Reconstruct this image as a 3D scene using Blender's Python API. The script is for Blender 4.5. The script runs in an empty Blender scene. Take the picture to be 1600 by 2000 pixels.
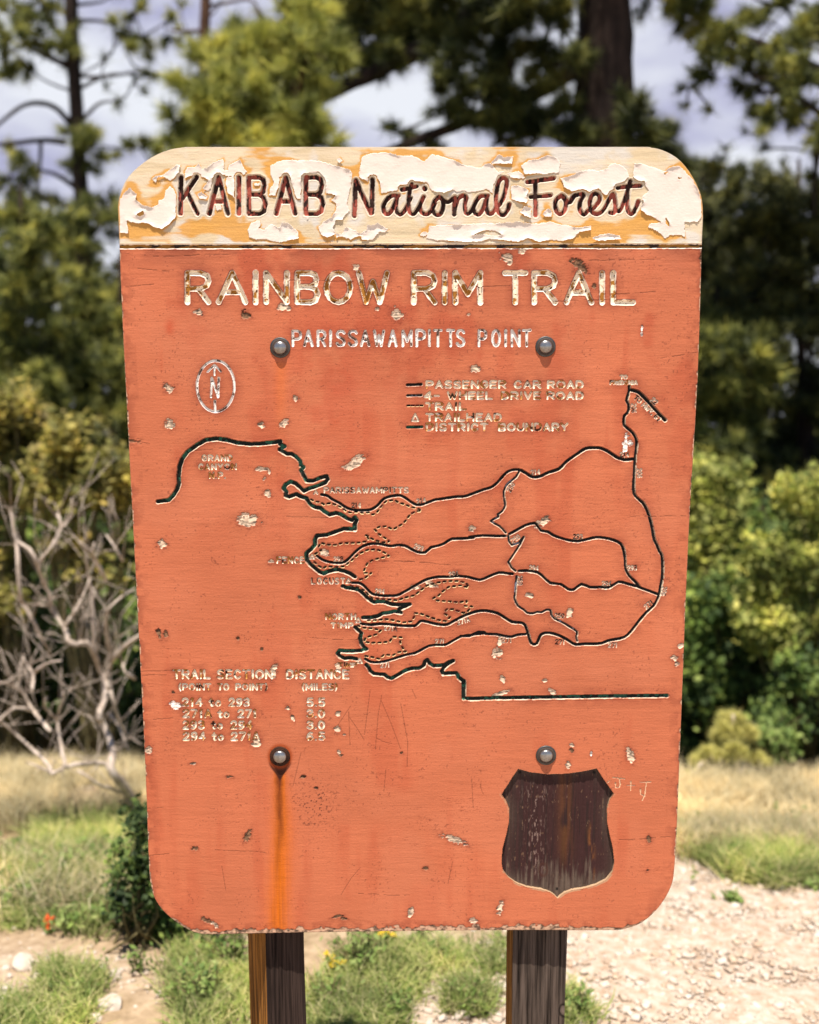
import bpy, math, random
import numpy as np
from mathutils import Vector, Matrix

S = bpy.context.scene
COL = S.collection
RNG = np.random.default_rng(11)

# ------------------------------------------------------------------ camera
THETA = math.radians(9.31)          # pitched down
FPX = 2000.0                        # focal length in photo pixels (photo 1600 x 2000)
CD, CH = 1.722, 1.70                # distance to the board's plane, eye height
ST, CT = math.sin(THETA), math.cos(THETA)
cam_d = bpy.data.cameras.new('camera')
cam_d.sensor_fit = 'VERTICAL'; cam_d.sensor_height = 36.0; cam_d.sensor_width = 28.8
cam_d.lens = 36.0; cam_d.clip_start = 0.05; cam_d.clip_end = 2000
cam_d.dof.use_dof = True; cam_d.dof.focus_distance = 1.74; cam_d.dof.aperture_fstop = 2.5
cam = bpy.data.objects.new('camera', cam_d); COL.objects.link(cam)
cam.location = (0, -CD, CH); cam.rotation_euler = (math.pi/2 - THETA, 0, 0)
S.camera = cam

# ------------------------------------------------------------------ sun, sky, exposure
SUN_EL, SUN_AZ = math.radians(74), math.radians(10)       # behind the camera, a little to its left
sun_dir = Vector((-math.sin(SUN_AZ)*math.cos(SUN_EL), -math.cos(SUN_AZ)*math.cos(SUN_EL), math.sin(SUN_EL)))
sl = bpy.data.lights.new('sun', 'SUN'); sl.energy = 5.0; sl.angle = math.radians(0.5); sl.color = (1.0, 0.93, 0.83)
so = bpy.data.objects.new('sun', sl); COL.objects.link(so)
so.rotation_euler = (-sun_dir).to_track_quat('-Z', 'Y').to_euler(); so.location = (0, -3, 20)

W = bpy.data.worlds.new('World'); S.world = W; W.use_nodes = True
nt = W.node_tree; nt.nodes.clear()
def wn(t, **k):
    n = nt.nodes.new(t)
    for a, b in k.items(): setattr(n, a, b)
    return n
sky = wn('ShaderNodeTexSky', sky_type='NISHITA', sun_disc=False)
sky.sun_elevation = SUN_EL; sky.sun_rotation = math.pi + SUN_AZ; sky.altitude = 2300; sky.air_density = 1.0; sky.dust_density = 0.6
tc = wn('ShaderNodeTexCoord'); sep = wn('ShaderNodeSeparateXYZ'); nt.links.new(tc.outputs['Generated'], sep.inputs[0])
mp = wn('ShaderNodeMapping'); mp.inputs['Scale'].default_value = (1.0, 1.0, 2.2); nt.links.new(tc.outputs['Generated'], mp.inputs['Vector'])
nz = wn('ShaderNodeTexNoise'); nz.inputs['Scale'].default_value = 2.6; nz.inputs['Detail'].default_value = 9; nz.inputs['Roughness'].default_value = 0.55
nt.links.new(mp.outputs[0], nz.inputs['Vector'])
# clouds bank up over the far side of the sky (+Y), overhead and behind it is mostly clear
front = wn('ShaderNodeMapRange'); front.inputs['From Min'].default_value = 0.25; front.inputs['From Max'].default_value = 0.85
front.inputs['To Min'].default_value = -0.30; front.inputs['To Max'].default_value = 0.20
nt.links.new(sep.outputs['Y'], front.inputs['Value'])
addn = wn('ShaderNodeMath', operation='ADD'); nt.links.new(nz.outputs['Fac'], addn.inputs[0]); nt.links.new(front.outputs[0], addn.inputs[1])
ramp = wn('ShaderNodeValToRGB'); ramp.color_ramp.elements[0].position = 0.46; ramp.color_ramp.elements[1].position = 0.56
nt.links.new(addn.outputs[0], ramp.inputs['Fac'])
nz2 = wn('ShaderNodeTexNoise'); nz2.inputs['Scale'].default_value = 5.0; nz2.inputs['Detail'].default_value = 6
mp2 = wn('ShaderNodeMapping'); mp2.inputs['Location'].default_value = (3.1, 0.4, 1.7); mp2.inputs['Scale'].default_value = (1, 1, 2.6)
nt.links.new(tc.outputs['Generated'], mp2.inputs['Vector']); nt.links.new(mp2.outputs[0], nz2.inputs['Vector'])
cr = wn('ShaderNodeValToRGB')
cr.color_ramp.elements[0].position = 0.38; cr.color_ramp.elements[0].color = (3.3, 3.35, 4.75, 1)
cr.color_ramp.elements[1].position = 0.60; cr.color_ramp.elements[1].color = (6.0, 6.2, 6.7, 1)
nt.links.new(nz2.outputs['Fac'], cr.inputs['Fac'])
mixs = wn('ShaderNodeMix', data_type='RGBA'); nt.links.new(ramp.outputs['Color'], mixs.inputs['Factor'])
nt.links.new(sky.outputs[0], mixs.inputs[6]); nt.links.new(cr.outputs['Color'], mixs.inputs[7])
bg = wn('ShaderNodeBackground'); bg.inputs['Strength'].default_value = 0.075
out = wn('ShaderNodeOutputWorld'); nt.links.new(mixs.outputs[2], bg.inputs['Color']); nt.links.new(bg.outputs[0], out.inputs['Surface'])

S.view_settings.view_transform = 'Standard'; S.view_settings.look = 'None'
S.view_settings.gamma = 1.0; S.view_settings.use_curve_mapping = False
S.view_settings.exposure = 0.92
S.render.engine = 'CYCLES'
S.cycles.max_bounces = 6; S.cycles.diffuse_bounces = 3; S.cycles.transparent_max_bounces = 4
S.cycles.use_denoising = True

# ------------------------------------------------------------------ helpers
def tag(o, label=None, cat=None, group=None, kind=None):
    if label: o['label'] = label
    if cat: o['category'] = cat
    if group: o['group'] = group
    if kind: o['kind'] = kind
    return o

def empty(name, loc, label, cat, group=None):
    o = bpy.data.objects.new(name, None); COL.objects.link(o); o.location = loc
    o.empty_display_size = 0.1
    return tag(o, label, cat, group)

def mesh_obj(name, V, F, mat, parent=None, smooth=False, attrs=None, matidx=None):
    """V (n,3); F (m,k) index array or a list of such arrays"""
    V = np.asarray(V, dtype=np.float32)
    Fs = F if isinstance(F, list) else [F]
    Fs = [np.asarray(f, dtype=np.int32) for f in Fs if len(f)]
    me = bpy.data.meshes.new(name)
    me.vertices.add(len(V)); 
    if parent is not None: V = V - np.array(parent.matrix_world.translation if False else parent.location, dtype=np.float32)
    me.vertices.foreach_set('co', V.ravel())
    loops = np.concatenate([f.ravel() for f in Fs])
    tot = np.concatenate([np.full(len(f), f.shape[1], dtype=np.int32) for f in Fs])
    start = np.concatenate([[0], np.cumsum(tot)[:-1]]).astype(np.int32)
    me.loops.add(len(loops)); me.loops.foreach_set('vertex_index', loops)
    me.polygons.add(len(tot)); me.polygons.foreach_set('loop_start', start)
    try: me.polygons.foreach_set('loop_total', tot)
    except Exception: pass
    for m in (mat if isinstance(mat, list) else [mat]): me.materials.append(m)
    if matidx is not None: me.polygons.foreach_set('material_index', np.asarray(matidx, dtype=np.int32))
    if smooth: me.polygons.foreach_set('use_smooth', np.ones(len(tot), dtype=bool))
    if attrs:
        for k, a in attrs.items():
            at_ = me.color_attributes.new(k, 'FLOAT_COLOR', 'POINT')
            c = np.ones((len(V), 4), dtype=np.float32); c[:, :3] = a
            at_.data.foreach_set('color', c.ravel())
    me.update(calc_edges=True)
    o = bpy.data.objects.new(name, me); COL.objects.link(o)
    if parent is not None: o.parent = parent
    return o

def ray(px, py):
    x = (np.asarray(px, float) - 800)/FPX; v = (1000 - np.asarray(py, float))/FPX
    return x, CT + v*ST, -ST + v*CT

def at(px, py, dist):
    """the world point seen at a photo pixel, at a given horizontal distance from the eye"""
    dx, dy, dz = ray(px, py); t = dist/dy
    return np.stack([dx*t, dist - CD + 0*t, CH + dz*t], -1)

def pxm(dist): return dist/FPX        # metres per photo pixel at that distance (about)

_tab = {}
def vnoise(x, y, seed=0):
    if seed not in _tab: _tab[seed] = np.random.default_rng(1000 + seed).random((256, 256)).astype(np.float32)
    T = _tab[seed]
    x = np.asarray(x, np.float32); y = np.asarray(y, np.float32)
    xf = np.floor(x); yf = np.floor(y)
    ix = xf.astype(np.int32) & 255; iy = yf.astype(np.int32) & 255
    fx = x - xf; fy = y - yf
    fx = fx*fx*(3 - 2*fx); fy = fy*fy*(3 - 2*fy)
    jx = (ix + 1) & 255; jy = (iy + 1) & 255
    return (T[iy, ix]*(1-fx) + T[iy, jx]*fx)*(1-fy) + (T[jy, ix]*(1-fx) + T[jy, jx]*fx)*fy

def fbm(x, y, seed=0, oct=4, gain=0.5):
    s = 0; a = 1.0; n = 0
    for i in range(oct):
        s = s + a*vnoise(np.asarray(x)*2**i + 17.3*i, np.asarray(y)*2**i + 5.1*i, seed + i); n += a; a *= gain
    return s/n

def sstep(a, b, x):
    t = np.clip((x - a)/(b - a), 0, 1); return t*t*(3 - 2*t)

# ------------------------------------------------------------------ materials
class NT:
    def __init__(self, name):
        self.m = bpy.data.materials.new(name); self.m.use_nodes = True
        self.t = self.m.node_tree; self.t.nodes.clear()
        self.out = self.n('ShaderNodeOutputMaterial')
    def n(self, typ, **k):
        n = self.t.nodes.new(typ)
        for a, b in k.items():
            if a.startswith('i_'): n.inputs[a[2:].replace('_', ' ')].default_value = b
            else: setattr(n, a, b)
        return n
    def l(self, a, b): self.t.links.new(a, b)
    def ramp(self, stops, fac):
        r = self.n('ShaderNodeValToRGB'); e = r.color_ramp.elements
        while len(e) < len(stops): e.new(0.5)
        for i, (p, c) in enumerate(stops): e[i].position = p; e[i].color = (*c, 1)
        self.l(fac, r.inputs['Fac']); return r.outputs['Color']
    def noise(self, scale, detail=4, vec=None, rough=0.55):
        n = self.n('ShaderNodeTexNoise', i_Scale=scale, i_Detail=detail, i_Roughness=rough)
        if vec is not None: self.l(vec, n.inputs['Vector'])
        return n.outputs['Fac']
    def coord(self, scale=(1, 1, 1), which='Object'):
        c = self.n('ShaderNodeTexCoord'); m = self.n('ShaderNodeMapping'); m.inputs['Scale'].default_value = scale
        self.l(c.outputs[which], m.inputs['Vector']); return m.outputs[0]
    def mix(self, fac, a, b, blend='MIX'):
        m = self.n('ShaderNodeMix', data_type='RGBA', blend_type=blend)
        for sock, v in ((m.inputs['Factor'], fac), (m.inputs[6], a), (m.inputs[7], b)):
            if isinstance(v, (int, float)): sock.default_value = v
            elif isinstance(v, tuple): sock.default_value = (*v, 1)
            else: self.l(v, sock)
        return m.outputs[2]
    def bsdf(self, color, rough=0.7, spec=0.3, metal=0.0, bump=None, bstr=0.3, bdist=0.01):
        p = self.n('ShaderNodeBsdfPrincipled')
        p.inputs['Specular IOR Level'].default_value = spec; p.inputs['Metallic'].default_value = metal
        if isinstance(color, tuple): p.inputs['Base Color'].default_value = (*color, 1)
        else: self.l(color, p.inputs['Base Color'])
        if isinstance(rough, (int, float)): p.inputs['Roughness'].default_value = rough
        else: self.l(rough, p.inputs['Roughness'])
        if bump is not None:
            b = self.n('ShaderNodeBump'); b.inputs['Strength'].default_value = bstr; b.inputs['Distance'].default_value = bdist
            self.l(bump, b.inputs['Height']); self.l(b.outputs[0], p.inputs['Normal'])
        self.p = p; return p.outputs[0]
    def done(self, sh): self.l(sh, self.out.inputs['Surface']); return self.m

def leaf_mat(name, tones, transl=0.3, rough=0.6, up=0.42, patch=1.0):
    t = NT(name); g = t.n('ShaderNodeNewGeometry')
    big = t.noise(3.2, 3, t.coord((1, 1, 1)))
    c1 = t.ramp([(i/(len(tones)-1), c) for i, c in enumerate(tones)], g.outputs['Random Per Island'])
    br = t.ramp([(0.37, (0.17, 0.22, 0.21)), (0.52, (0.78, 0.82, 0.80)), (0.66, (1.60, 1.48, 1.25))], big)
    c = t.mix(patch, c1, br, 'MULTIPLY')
    a = t.bsdf(c, rough, 0.25)
    # blades and needles shade by the lie of the whole spray, not each by its own facet
    vm = t.n('ShaderNodeMix', data_type='VECTOR'); vm.inputs['Factor'].default_value = up; vm.inputs[5].default_value = (-0.1, -0.35, 0.93)
    t.l(g.outputs['Normal'], vm.inputs[4]); vn = t.n('ShaderNodeVectorMath', operation='NORMALIZE'); t.l(vm.outputs[1], vn.inputs[0]); t.l(vn.outputs[0], t.p.inputs['Normal'])
    tr = t.n('ShaderNodeBsdfTranslucent'); t.l(c, tr.inputs['Color'])
    mx = t.n('ShaderNodeMixShader'); mx.inputs[0].default_value = transl
    t.l(a, mx.inputs[1]); t.l(tr.outputs[0], mx.inputs[2])
    return t.done(mx.outputs[0])

def bark_mat(name, dark, light, scale=14):
    t = NT(name); v = t.coord((1, 1, 0.25)); n = t.noise(scale, 6, v, 0.65)
    return t.done(t.bsdf(t.ramp([(0.32, dark), (0.68, light)], n), 0.9, 0.1, bump=n, bstr=0.8, bdist=0.02))

M = {}
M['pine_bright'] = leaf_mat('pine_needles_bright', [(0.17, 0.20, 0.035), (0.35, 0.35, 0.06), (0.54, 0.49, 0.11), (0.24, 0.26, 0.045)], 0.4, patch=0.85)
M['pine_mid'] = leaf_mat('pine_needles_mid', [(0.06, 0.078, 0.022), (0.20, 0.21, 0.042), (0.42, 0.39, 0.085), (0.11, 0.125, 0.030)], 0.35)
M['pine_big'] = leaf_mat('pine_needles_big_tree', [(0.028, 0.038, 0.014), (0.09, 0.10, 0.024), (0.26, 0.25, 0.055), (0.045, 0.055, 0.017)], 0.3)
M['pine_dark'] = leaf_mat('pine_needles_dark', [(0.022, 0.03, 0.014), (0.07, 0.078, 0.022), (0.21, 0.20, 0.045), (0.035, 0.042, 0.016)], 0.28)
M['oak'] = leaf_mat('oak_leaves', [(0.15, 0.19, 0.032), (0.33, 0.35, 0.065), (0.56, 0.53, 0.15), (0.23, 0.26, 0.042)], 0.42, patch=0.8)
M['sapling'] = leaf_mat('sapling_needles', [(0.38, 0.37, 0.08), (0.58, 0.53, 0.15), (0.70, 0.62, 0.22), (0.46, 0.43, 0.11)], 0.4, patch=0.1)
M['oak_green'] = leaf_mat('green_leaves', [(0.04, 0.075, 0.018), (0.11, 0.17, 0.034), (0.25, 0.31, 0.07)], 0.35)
M['oak_yellow'] = leaf_mat('yellow_leaves', [(0.18, 0.17, 0.03), (0.33, 0.28, 0.055), (0.46, 0.37, 0.10), (0.24, 0.18, 0.06)], 0.4)
M['weed'] = leaf_mat('weed_leaves', [(0.13, 0.21, 0.045), (0.25, 0.34, 0.08), (0.42, 0.46, 0.16)], 0.42, patch=0.5)
M['grass_dry'] = leaf_mat('dry_grass_blades', [(0.60, 0.45, 0.22), (0.72, 0.58, 0.33), (0.82, 0.70, 0.46), (0.50, 0.38, 0.17)], 0.45, patch=0.5)
M['grass_green'] = leaf_mat('green_grass_blades', [(0.17, 0.245, 0.05), (0.30, 0.37, 0.09), (0.50, 0.50, 0.17), (0.68, 0.57, 0.31)], 0.45, patch=0.6)
M['petal_red'] = leaf_mat('red_petals', [(0.75, 0.08, 0.015), (0.85, 0.14, 0.02)], 0.3, patch=0.1)
M['petal_yellow'] = leaf_mat('yellow_petals', [(0.75, 0.5, 0.02), (0.8, 0.58, 0.03)], 0.3, patch=0.1)
M['bark_dark'] = bark_mat('dark_bark', (0.012, 0.009, 0.008), (0.05, 0.033, 0.026))
M['bark_red'] = bark_mat('red_bark', (0.035, 0.018, 0.012), (0.13, 0.07, 0.045))
M['dead_wood'] = bark_mat('dead_grey_wood', (0.32, 0.245, 0.19), (0.66, 0.55, 0.46), 30)
M['stem'] = bark_mat('green_brown_stem', (0.09, 0.07, 0.03), (0.2, 0.17, 0.08), 40)

# ------------------------------------------------------------------ ground
def ground_z(x, y):
    """world y: flat by the sign, falling away behind it"""
    d = np.asarray(y, float)
    z = -0.46*sstep(0.4, 3.4, d) - 0.36*np.clip(d - 3.0, 0, 5.5) - 0.10*np.clip(d - 8.5, 0, 80)
    z = z - 0.0*x
    z = z + 0.05*(fbm(np.asarray(x)*0.8 + 40, d*0.8 + 40, 60, 3) - 0.5)*sstep(0.3, 1.5, np.abs(d) + np.abs(x))
    return z

def ground_hit(px, py):
    dx, dy, dz = ray(px, py)
    dx, dy, dz = np.broadcast_arrays(dx, dy, dz)
    lo = np.full(dx.shape, 0.5); hi = np.full(dx.shape, 60.0)
    for _ in range(40):
        m = 0.5*(lo + hi)
        below = CH + dz*m < ground_z(dx*m, dy*m - CD)
        hi = np.where(below, m, hi); lo = np.where(below, lo, m)
    t = 0.5*(lo + hi)
    return np.stack([dx*t, dy*t - CD, ground_z(dx*t, dy*t - CD)], -1)

def poly_mask(X, Y, poly):
    poly = np.asarray(poly, float); inside = np.zeros(X.shape, bool)
    x1, y1 = poly[-1]
    for x2, y2 in poly:
        if y1 != y2:
            c = ((y1 > Y) != (y2 > Y)) & (X < (x2 - x1)*(Y - y1)/(y2 - y1) + x1)
            inside ^= c
        x1, y1 = x2, y2
    return inside

def gravel_amount(x, y):
    """1 on the pale stony path that runs back on the right of the sign, 0 in the meadow"""
    n = (fbm(x*1.7 + 9, y*1.7 + 3, 70, 4) - 0.5)
    edge_r = -0.01 + 0.24*(y - 0.6)
    a = sstep(-0.22, 0.22, x - edge_r + n*1.1) * sstep(0.45, -0.2, y - 2.05 + n*1.4)
    b = sstep(0.46, 0.62, fbm(x*1.3 + 77, y*2.2 + 31, 80, 4)) * sstep(1.25, 0.85, y)*0.45
    return np.clip(np.maximum(a, b), 0, 1)

gx = np.concatenate([np.linspace(-90, -4, 40), np.linspace(-3.9, 3.9, 240), np.linspace(4, 90, 40)])
gy = np.concatenate([np.linspace(-30, -2, 20), np.linspace(-1.9, 5.5, 240), np.linspace(5.6, 140, 60)])
GX, GY = np.meshgrid(gx, gy)
GZ = ground_z(GX, GY)
near = sstep(7, 3, np.abs(GX) + np.abs(GY - 2)*0.8)
GZ = GZ + near*0.02*(fbm(GX*9, GY*9, 64, 4) - 0.5)
n_y, n_x = GX.shape
idx = np.arange(n_y*n_x).reshape(n_y, n_x)
GF = np.stack([idx[:-1, :-1], idx[:-1, 1:], idx[1:, 1:], idx[1:, :-1]], -1).reshape(-1, 4)
t = NT('ground_soil')
gm = t.n('ShaderNodeAttribute', attribute_name='stoniness')
n1 = t.noise(28, 8, t.coord()); n2 = t.noise(7, 6, t.coord()); n3 = t.noise(120, 4, t.coord())
soil = t.ramp([(0.3, (0.17, 0.11, 0.07)), (0.55, (0.33, 0.23, 0.15)), (0.75, (0.45, 0.35, 0.25))], n1)
litter = t.ramp([(0.4, (0.27, 0.20, 0.11)), (0.65, (0.43, 0.32, 0.20))], n2)
soil = t.mix(0.5, soil, litter)
dk = t.n('ShaderNodeAttribute', attribute_name='litter'); soil = t.mix(dk.outputs['Fac'], soil, t.ramp([(0.35, (0.03, 0.024, 0.014)), (0.65, (0.09, 0.07, 0.035))], n2))
grav = t.ramp([(0.28, (0.30, 0.20, 0.13)), (0.5, (0.42, 0.325, 0.25)), (0.7, (0.49, 0.42, 0.36))], n1)
cc = t.mix(gm.outputs['Fac'], soil, grav)
M['ground'] = t.done(t.bsdf(cc, 0.95, 0.1, bump=n3, bstr=0.6, bdist=0.01))
g = mesh_obj('ground', np.stack([GX, GY, GZ], -1).reshape(-1, 3), GF, M['ground'], smooth=True,
             attrs={'stoniness': np.repeat(gravel_amount(GX, GY).reshape(-1, 1), 3, 1), 'litter': np.repeat(sstep(2.7, 3.6, GY + 0.5*(fbm(GX*1.5 + 20, GY*1.5 + 20, 67, 3) - .5)).reshape(-1, 1), 3, 1)})
tag(g, 'pale stony soil and meadow ground sloping away behind the sign', None, None, 'structure')

# ------------------------------------------------------------------ tubes, tufts, leaves
def tube(path, radii, k=8, wob=0.0, rng=RNG):
    P = np.asarray(path, float); n = len(P); R = np.asarray(radii, float)*np.ones(n)
    T = np.gradient(P, axis=0); T /= np.linalg.norm(T, axis=1)[:, None] + 1e-9
    ref = np.array([0.0, 1, 0]) if abs(T[0][1]) < 0.9 else np.array([1.0, 0, 0])
    U = np.cross(T, ref); U /= np.linalg.norm(U, axis=1)[:, None] + 1e-9
    Wv = np.cross(T, U); a = np.linspace(0, 2*math.pi, k, endpoint=False)
    rr = R[:, None]*(1 + wob*(rng.random((n, k)) - 0.5))
    V = P[:, None] + rr[..., None]*(np.cos(a)[None, :, None]*U[:, None] + np.sin(a)[None, :, None]*Wv[:, None])
    V = V.reshape(-1, 3); i = np.arange(n*k).reshape(n, k); j = np.roll(i, -1, 1)
    F = np.stack([i[:-1], j[:-1], j[1:], i[1:]], -1).reshape(-1, 4)
    V = np.vstack([V, P[:1], P[-1:]])
    caps = np.concatenate([np.stack([j[0], i[0], np.full(k, n*k)], -1), np.stack([i[-1], j[-1], np.full(k, n*k+1)], -1)])
    return V, F, caps

class Wood:
    def __init__(self): self.V = []; self.Q = []; self.T = []; self.n = 0
    def add(self, path, radii, k=8, wob=0.15, sub=3):
        P = smooth_path(path, sub); n = len(P)
        R = np.interp(np.linspace(0, 1, n), np.linspace(0, 1, np.size(radii)), np.atleast_1d(radii))
        V, F, C = tube(P, R, k, wob); self.V.append(V); self.Q.append(F + self.n); self.T.append(C + self.n); self.n += len(V)
    def build(self, name, mat, parent): return mesh_obj(name, np.vstack(self.V), [np.vstack(self.Q), np.vstack(self.T)], mat, parent, smooth=True)

def smooth_path(P, sub=3):
    P = np.asarray(P, float)
    if len(P) < 3 or sub < 2:
        if sub < 2: return P
        return np.array([P[0] + (P[-1]-P[0])*s for s in np.linspace(0, 1, sub+1)]) if len(P) == 2 else P
    Q = np.vstack([2*P[0]-P[1], P, 2*P[-1]-P[-2]]); out_ = []
    for i in range(1, len(Q)-2):
        p0, p1, p2, p3 = Q[i-1:i+3]
        for s in np.linspace(0, 1, sub, endpoint=False):
            out_.append(0.5*((2*p1) + (-p0+p2)*s + (2*p0-5*p1+4*p2-p3)*s*s + (-p0+3*p1-3*p2+p3)*s**3))
    out_.append(P[-1]); return np.array(out_)

def unit(v): return v/(np.linalg.norm(v, axis=-1, keepdims=True) + 1e-9)

def needle_tufts(C, A, n, length, width, rng):
    """thin tapering needles bursting from each tuft centre C along its axis A"""
    N = len(C); d = unit(rng.normal(size=(N, n, 3)) + 1.0*A[:, None]); L = length*(0.6 + 0.6*rng.random((N, n, 1)))
    b = C[:, None] + 0.25*length*(rng.random((N, n, 1)) - 0.7)*A[:, None] + 0.04*length*rng.normal(size=(N, n, 3))
    s = unit(np.cross(d, rng.normal(size=(N, n, 3))))*width*0.5
    tip = b + d*L; tip[..., 2] -= 0.10*L[..., 0]
    V = np.stack([b - s, b + s, tip], 2).reshape(-1, 3)
    return V, np.arange(len(V)).reshape(-1, 3)

def leaf_quads(C, size, rng, up=0.5, flat=0.35):
    N = len(C); nrm = unit(rng.normal(size=(N, 3)) + np.array([0, -0.25, up*2]))
    a = unit(np.cross(nrm, rng.normal(size=(N, 3)))); b = np.cross(nrm, a)
    L = size*(0.6 + 0.8*rng.random((N, 1)))
    V = np.stack([C - a*L*0.5, C + b*L*flat - nrm*L*0.06, C + a*L*0.6 - nrm*L*0.12, C - b*L*flat - nrm*L*0.06], 1).reshape(-1, 3)
    return V, np.arange(len(V)).reshape(-1, 4)

def pine(name, label, trunk_px, r_px, dist, clumps, mat, bark, seed, branches=(), group='pines behind the sign',
         needle=0.15, nn=26, top=None, cat='tree', nwidth=0.0055, dens=1.0):
    """a pine whose trunk follows photo pixels at a distance; clumps: (px, py, r_px, n_tufts[, dd])"""
    rng = np.random.default_rng(seed)
    T = np.array([at(p[0], p[1], dist) for p in trunk_px])           # listed from the top down
    base = T[-1].copy(); base[2] = ground_z(base[0], base[1]) - 0.05
    T = np.vstack([T, base]); T = T[::-1]                            # root first
    root = empty(name, tuple(base), label, cat, group)
    w = Wood(); m = pxm(dist); n = len(T)
    w.add(T, np.linspace(r_px*m*1.25, r_px*m*(0.8 if top is None else top), n), 12, 0.22, 4)
    hz = T[:, 2]
    def on_trunk(z): return np.array([np.interp(z, hz, T[:, 0]), np.interp(z, hz, T[:, 1]), z])
    for path, r in branches:
        P = []
        for i, q in enumerate(path): P.append(at(q[0], q[1], dist + (q[2] if len(q) > 2 else 0.0)))
        w.add(P, np.linspace(r*m, r*m*0.4, len(P)), 7, 0.2, 4)
    C, A, joints = [], [], []
    for c in clumps:
        dd = c[4] if len(c) > 4 else rng.normal()*0.35
        ctr = at(c[0], c[1], dist + dd); r = c[2]*m
        nc = max(2, int(c[3]*dens)); ksh = max(2, nc//6); sq = np.array([1.0, 1.0, 0.75])
        sd_ = unit(rng.normal(size=(ksh, 3)) + np.array([0, -0.15, 0.25])); si = rng.integers(0, ksh, nc); fr = 0.30 + 0.75*rng.random((nc, 1))
        o = (sd_[si]*fr + rng.normal(size=(nc, 3))*0.09)*r*sq
        pts = ctr + o
        axis = unit(sd_[si]*0.9 + np.array([0, -0.05, 0.45]) + rng.normal(size=o.shape)*0.22)
        C.append(pts); A.append(axis)
        z0 = np.clip(ctr[2] - 0.15 - rng.random()*0.35 - 0.25*abs(ctr[0]-np.interp(ctr[2], hz, T[:, 0])), hz[0] + 0.3, hz[-1])
        p0 = on_trunk(z0)
        if joints:                                   # fork off a neighbouring spray when that is nearer than the trunk
            jd = [np.linalg.norm(q - ctr) for q in joints]; kq = int(np.argmin(jd))
            if jd[kq] < 0.75*np.linalg.norm(p0 - ctr): p0 = joints[kq]
        joints.append(ctr)
        if not (len(c) > 5 and c[5]):
            mid = (p0 + ctr)*0.5 + (np.array([0, 0, -0.08]) + rng.normal(size=3)*0.07)*min(1.0, np.linalg.norm(ctr - p0))
            w.add([p0, mid, ctr], [max(0.011, r*0.055), 0.011, 0.005], 6, 0.2, 4)
        for k in range(ksh): w.add([ctr, ctr + sd_[k]*r*sq], [0.007, 0.003], 5, 0, 1)
    w.build('trunk', M[bark], root)
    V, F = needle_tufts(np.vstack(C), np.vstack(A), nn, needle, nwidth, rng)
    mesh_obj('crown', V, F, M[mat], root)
    return root

def rect_clumps(x0, y0, x1, y1, n, r, tufts, seed, ddr=0.8):
    rng = np.random.default_rng(seed)
    return [(x0 + (x1-x0)*rng.random(), y0 + (y1-y0)*rng.random(), r*(0.7 + 0.6*rng.random()), int(tufts*(0.7 + 0.6*rng.random())), ddr*(rng.random()*2 - 1)) for _ in range(n)]

def shrub(name, label, base_px, dist, clumps, mat, seed, leaf=0.05, stem='stem', group='shrubs at the edge of the trees', cat='shrub', stem_r=0.014, flat=0.35):
    rng = np.random.default_rng(seed)
    b = at(base_px[0], base_px[1], dist); b[2] = ground_z(b[0], b[1]) - 0.02
    root = empty(name, tuple(b), label, cat, group); w = Wood(); L = []; m = pxm(dist)
    for c in clumps:
        dd = c[4] if len(c) > 4 else rng.normal()*0.25
        ctr = at(c[0], c[1], dist + dd); r = c[2]*m
        # leaves sit in little sprays inside the clump
        ns = max(3, c[3]//9); sc = ctr + unit(rng.normal(size=(ns, 3)))*(rng.random((ns, 1))**0.3)*r*np.array([1, 1, 0.8])
        pts = sc[rng.integers(0, ns, c[3])] + rng.normal(size=(c[3], 3))*leaf*0.75
        L.append(pts)
        mid = b*0.45 + ctr*0.55 + rng.normal(size=3)*0.06
        w.add([b + rng.normal(size=3)*np.array([0.06, 0.06, 0]), mid, ctr], [stem_r, stem_r*0.6, stem_r*0.25], 6, 0.2, 3)
        for k in range(0, ns, 2): w.add([ctr, sc[k]], [stem_r*0.25, stem_r*0.12], 4, 0, 1)
    w.build('stem', M[stem], root)
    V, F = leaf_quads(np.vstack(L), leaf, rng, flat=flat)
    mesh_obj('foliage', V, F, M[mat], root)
    return root

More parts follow.
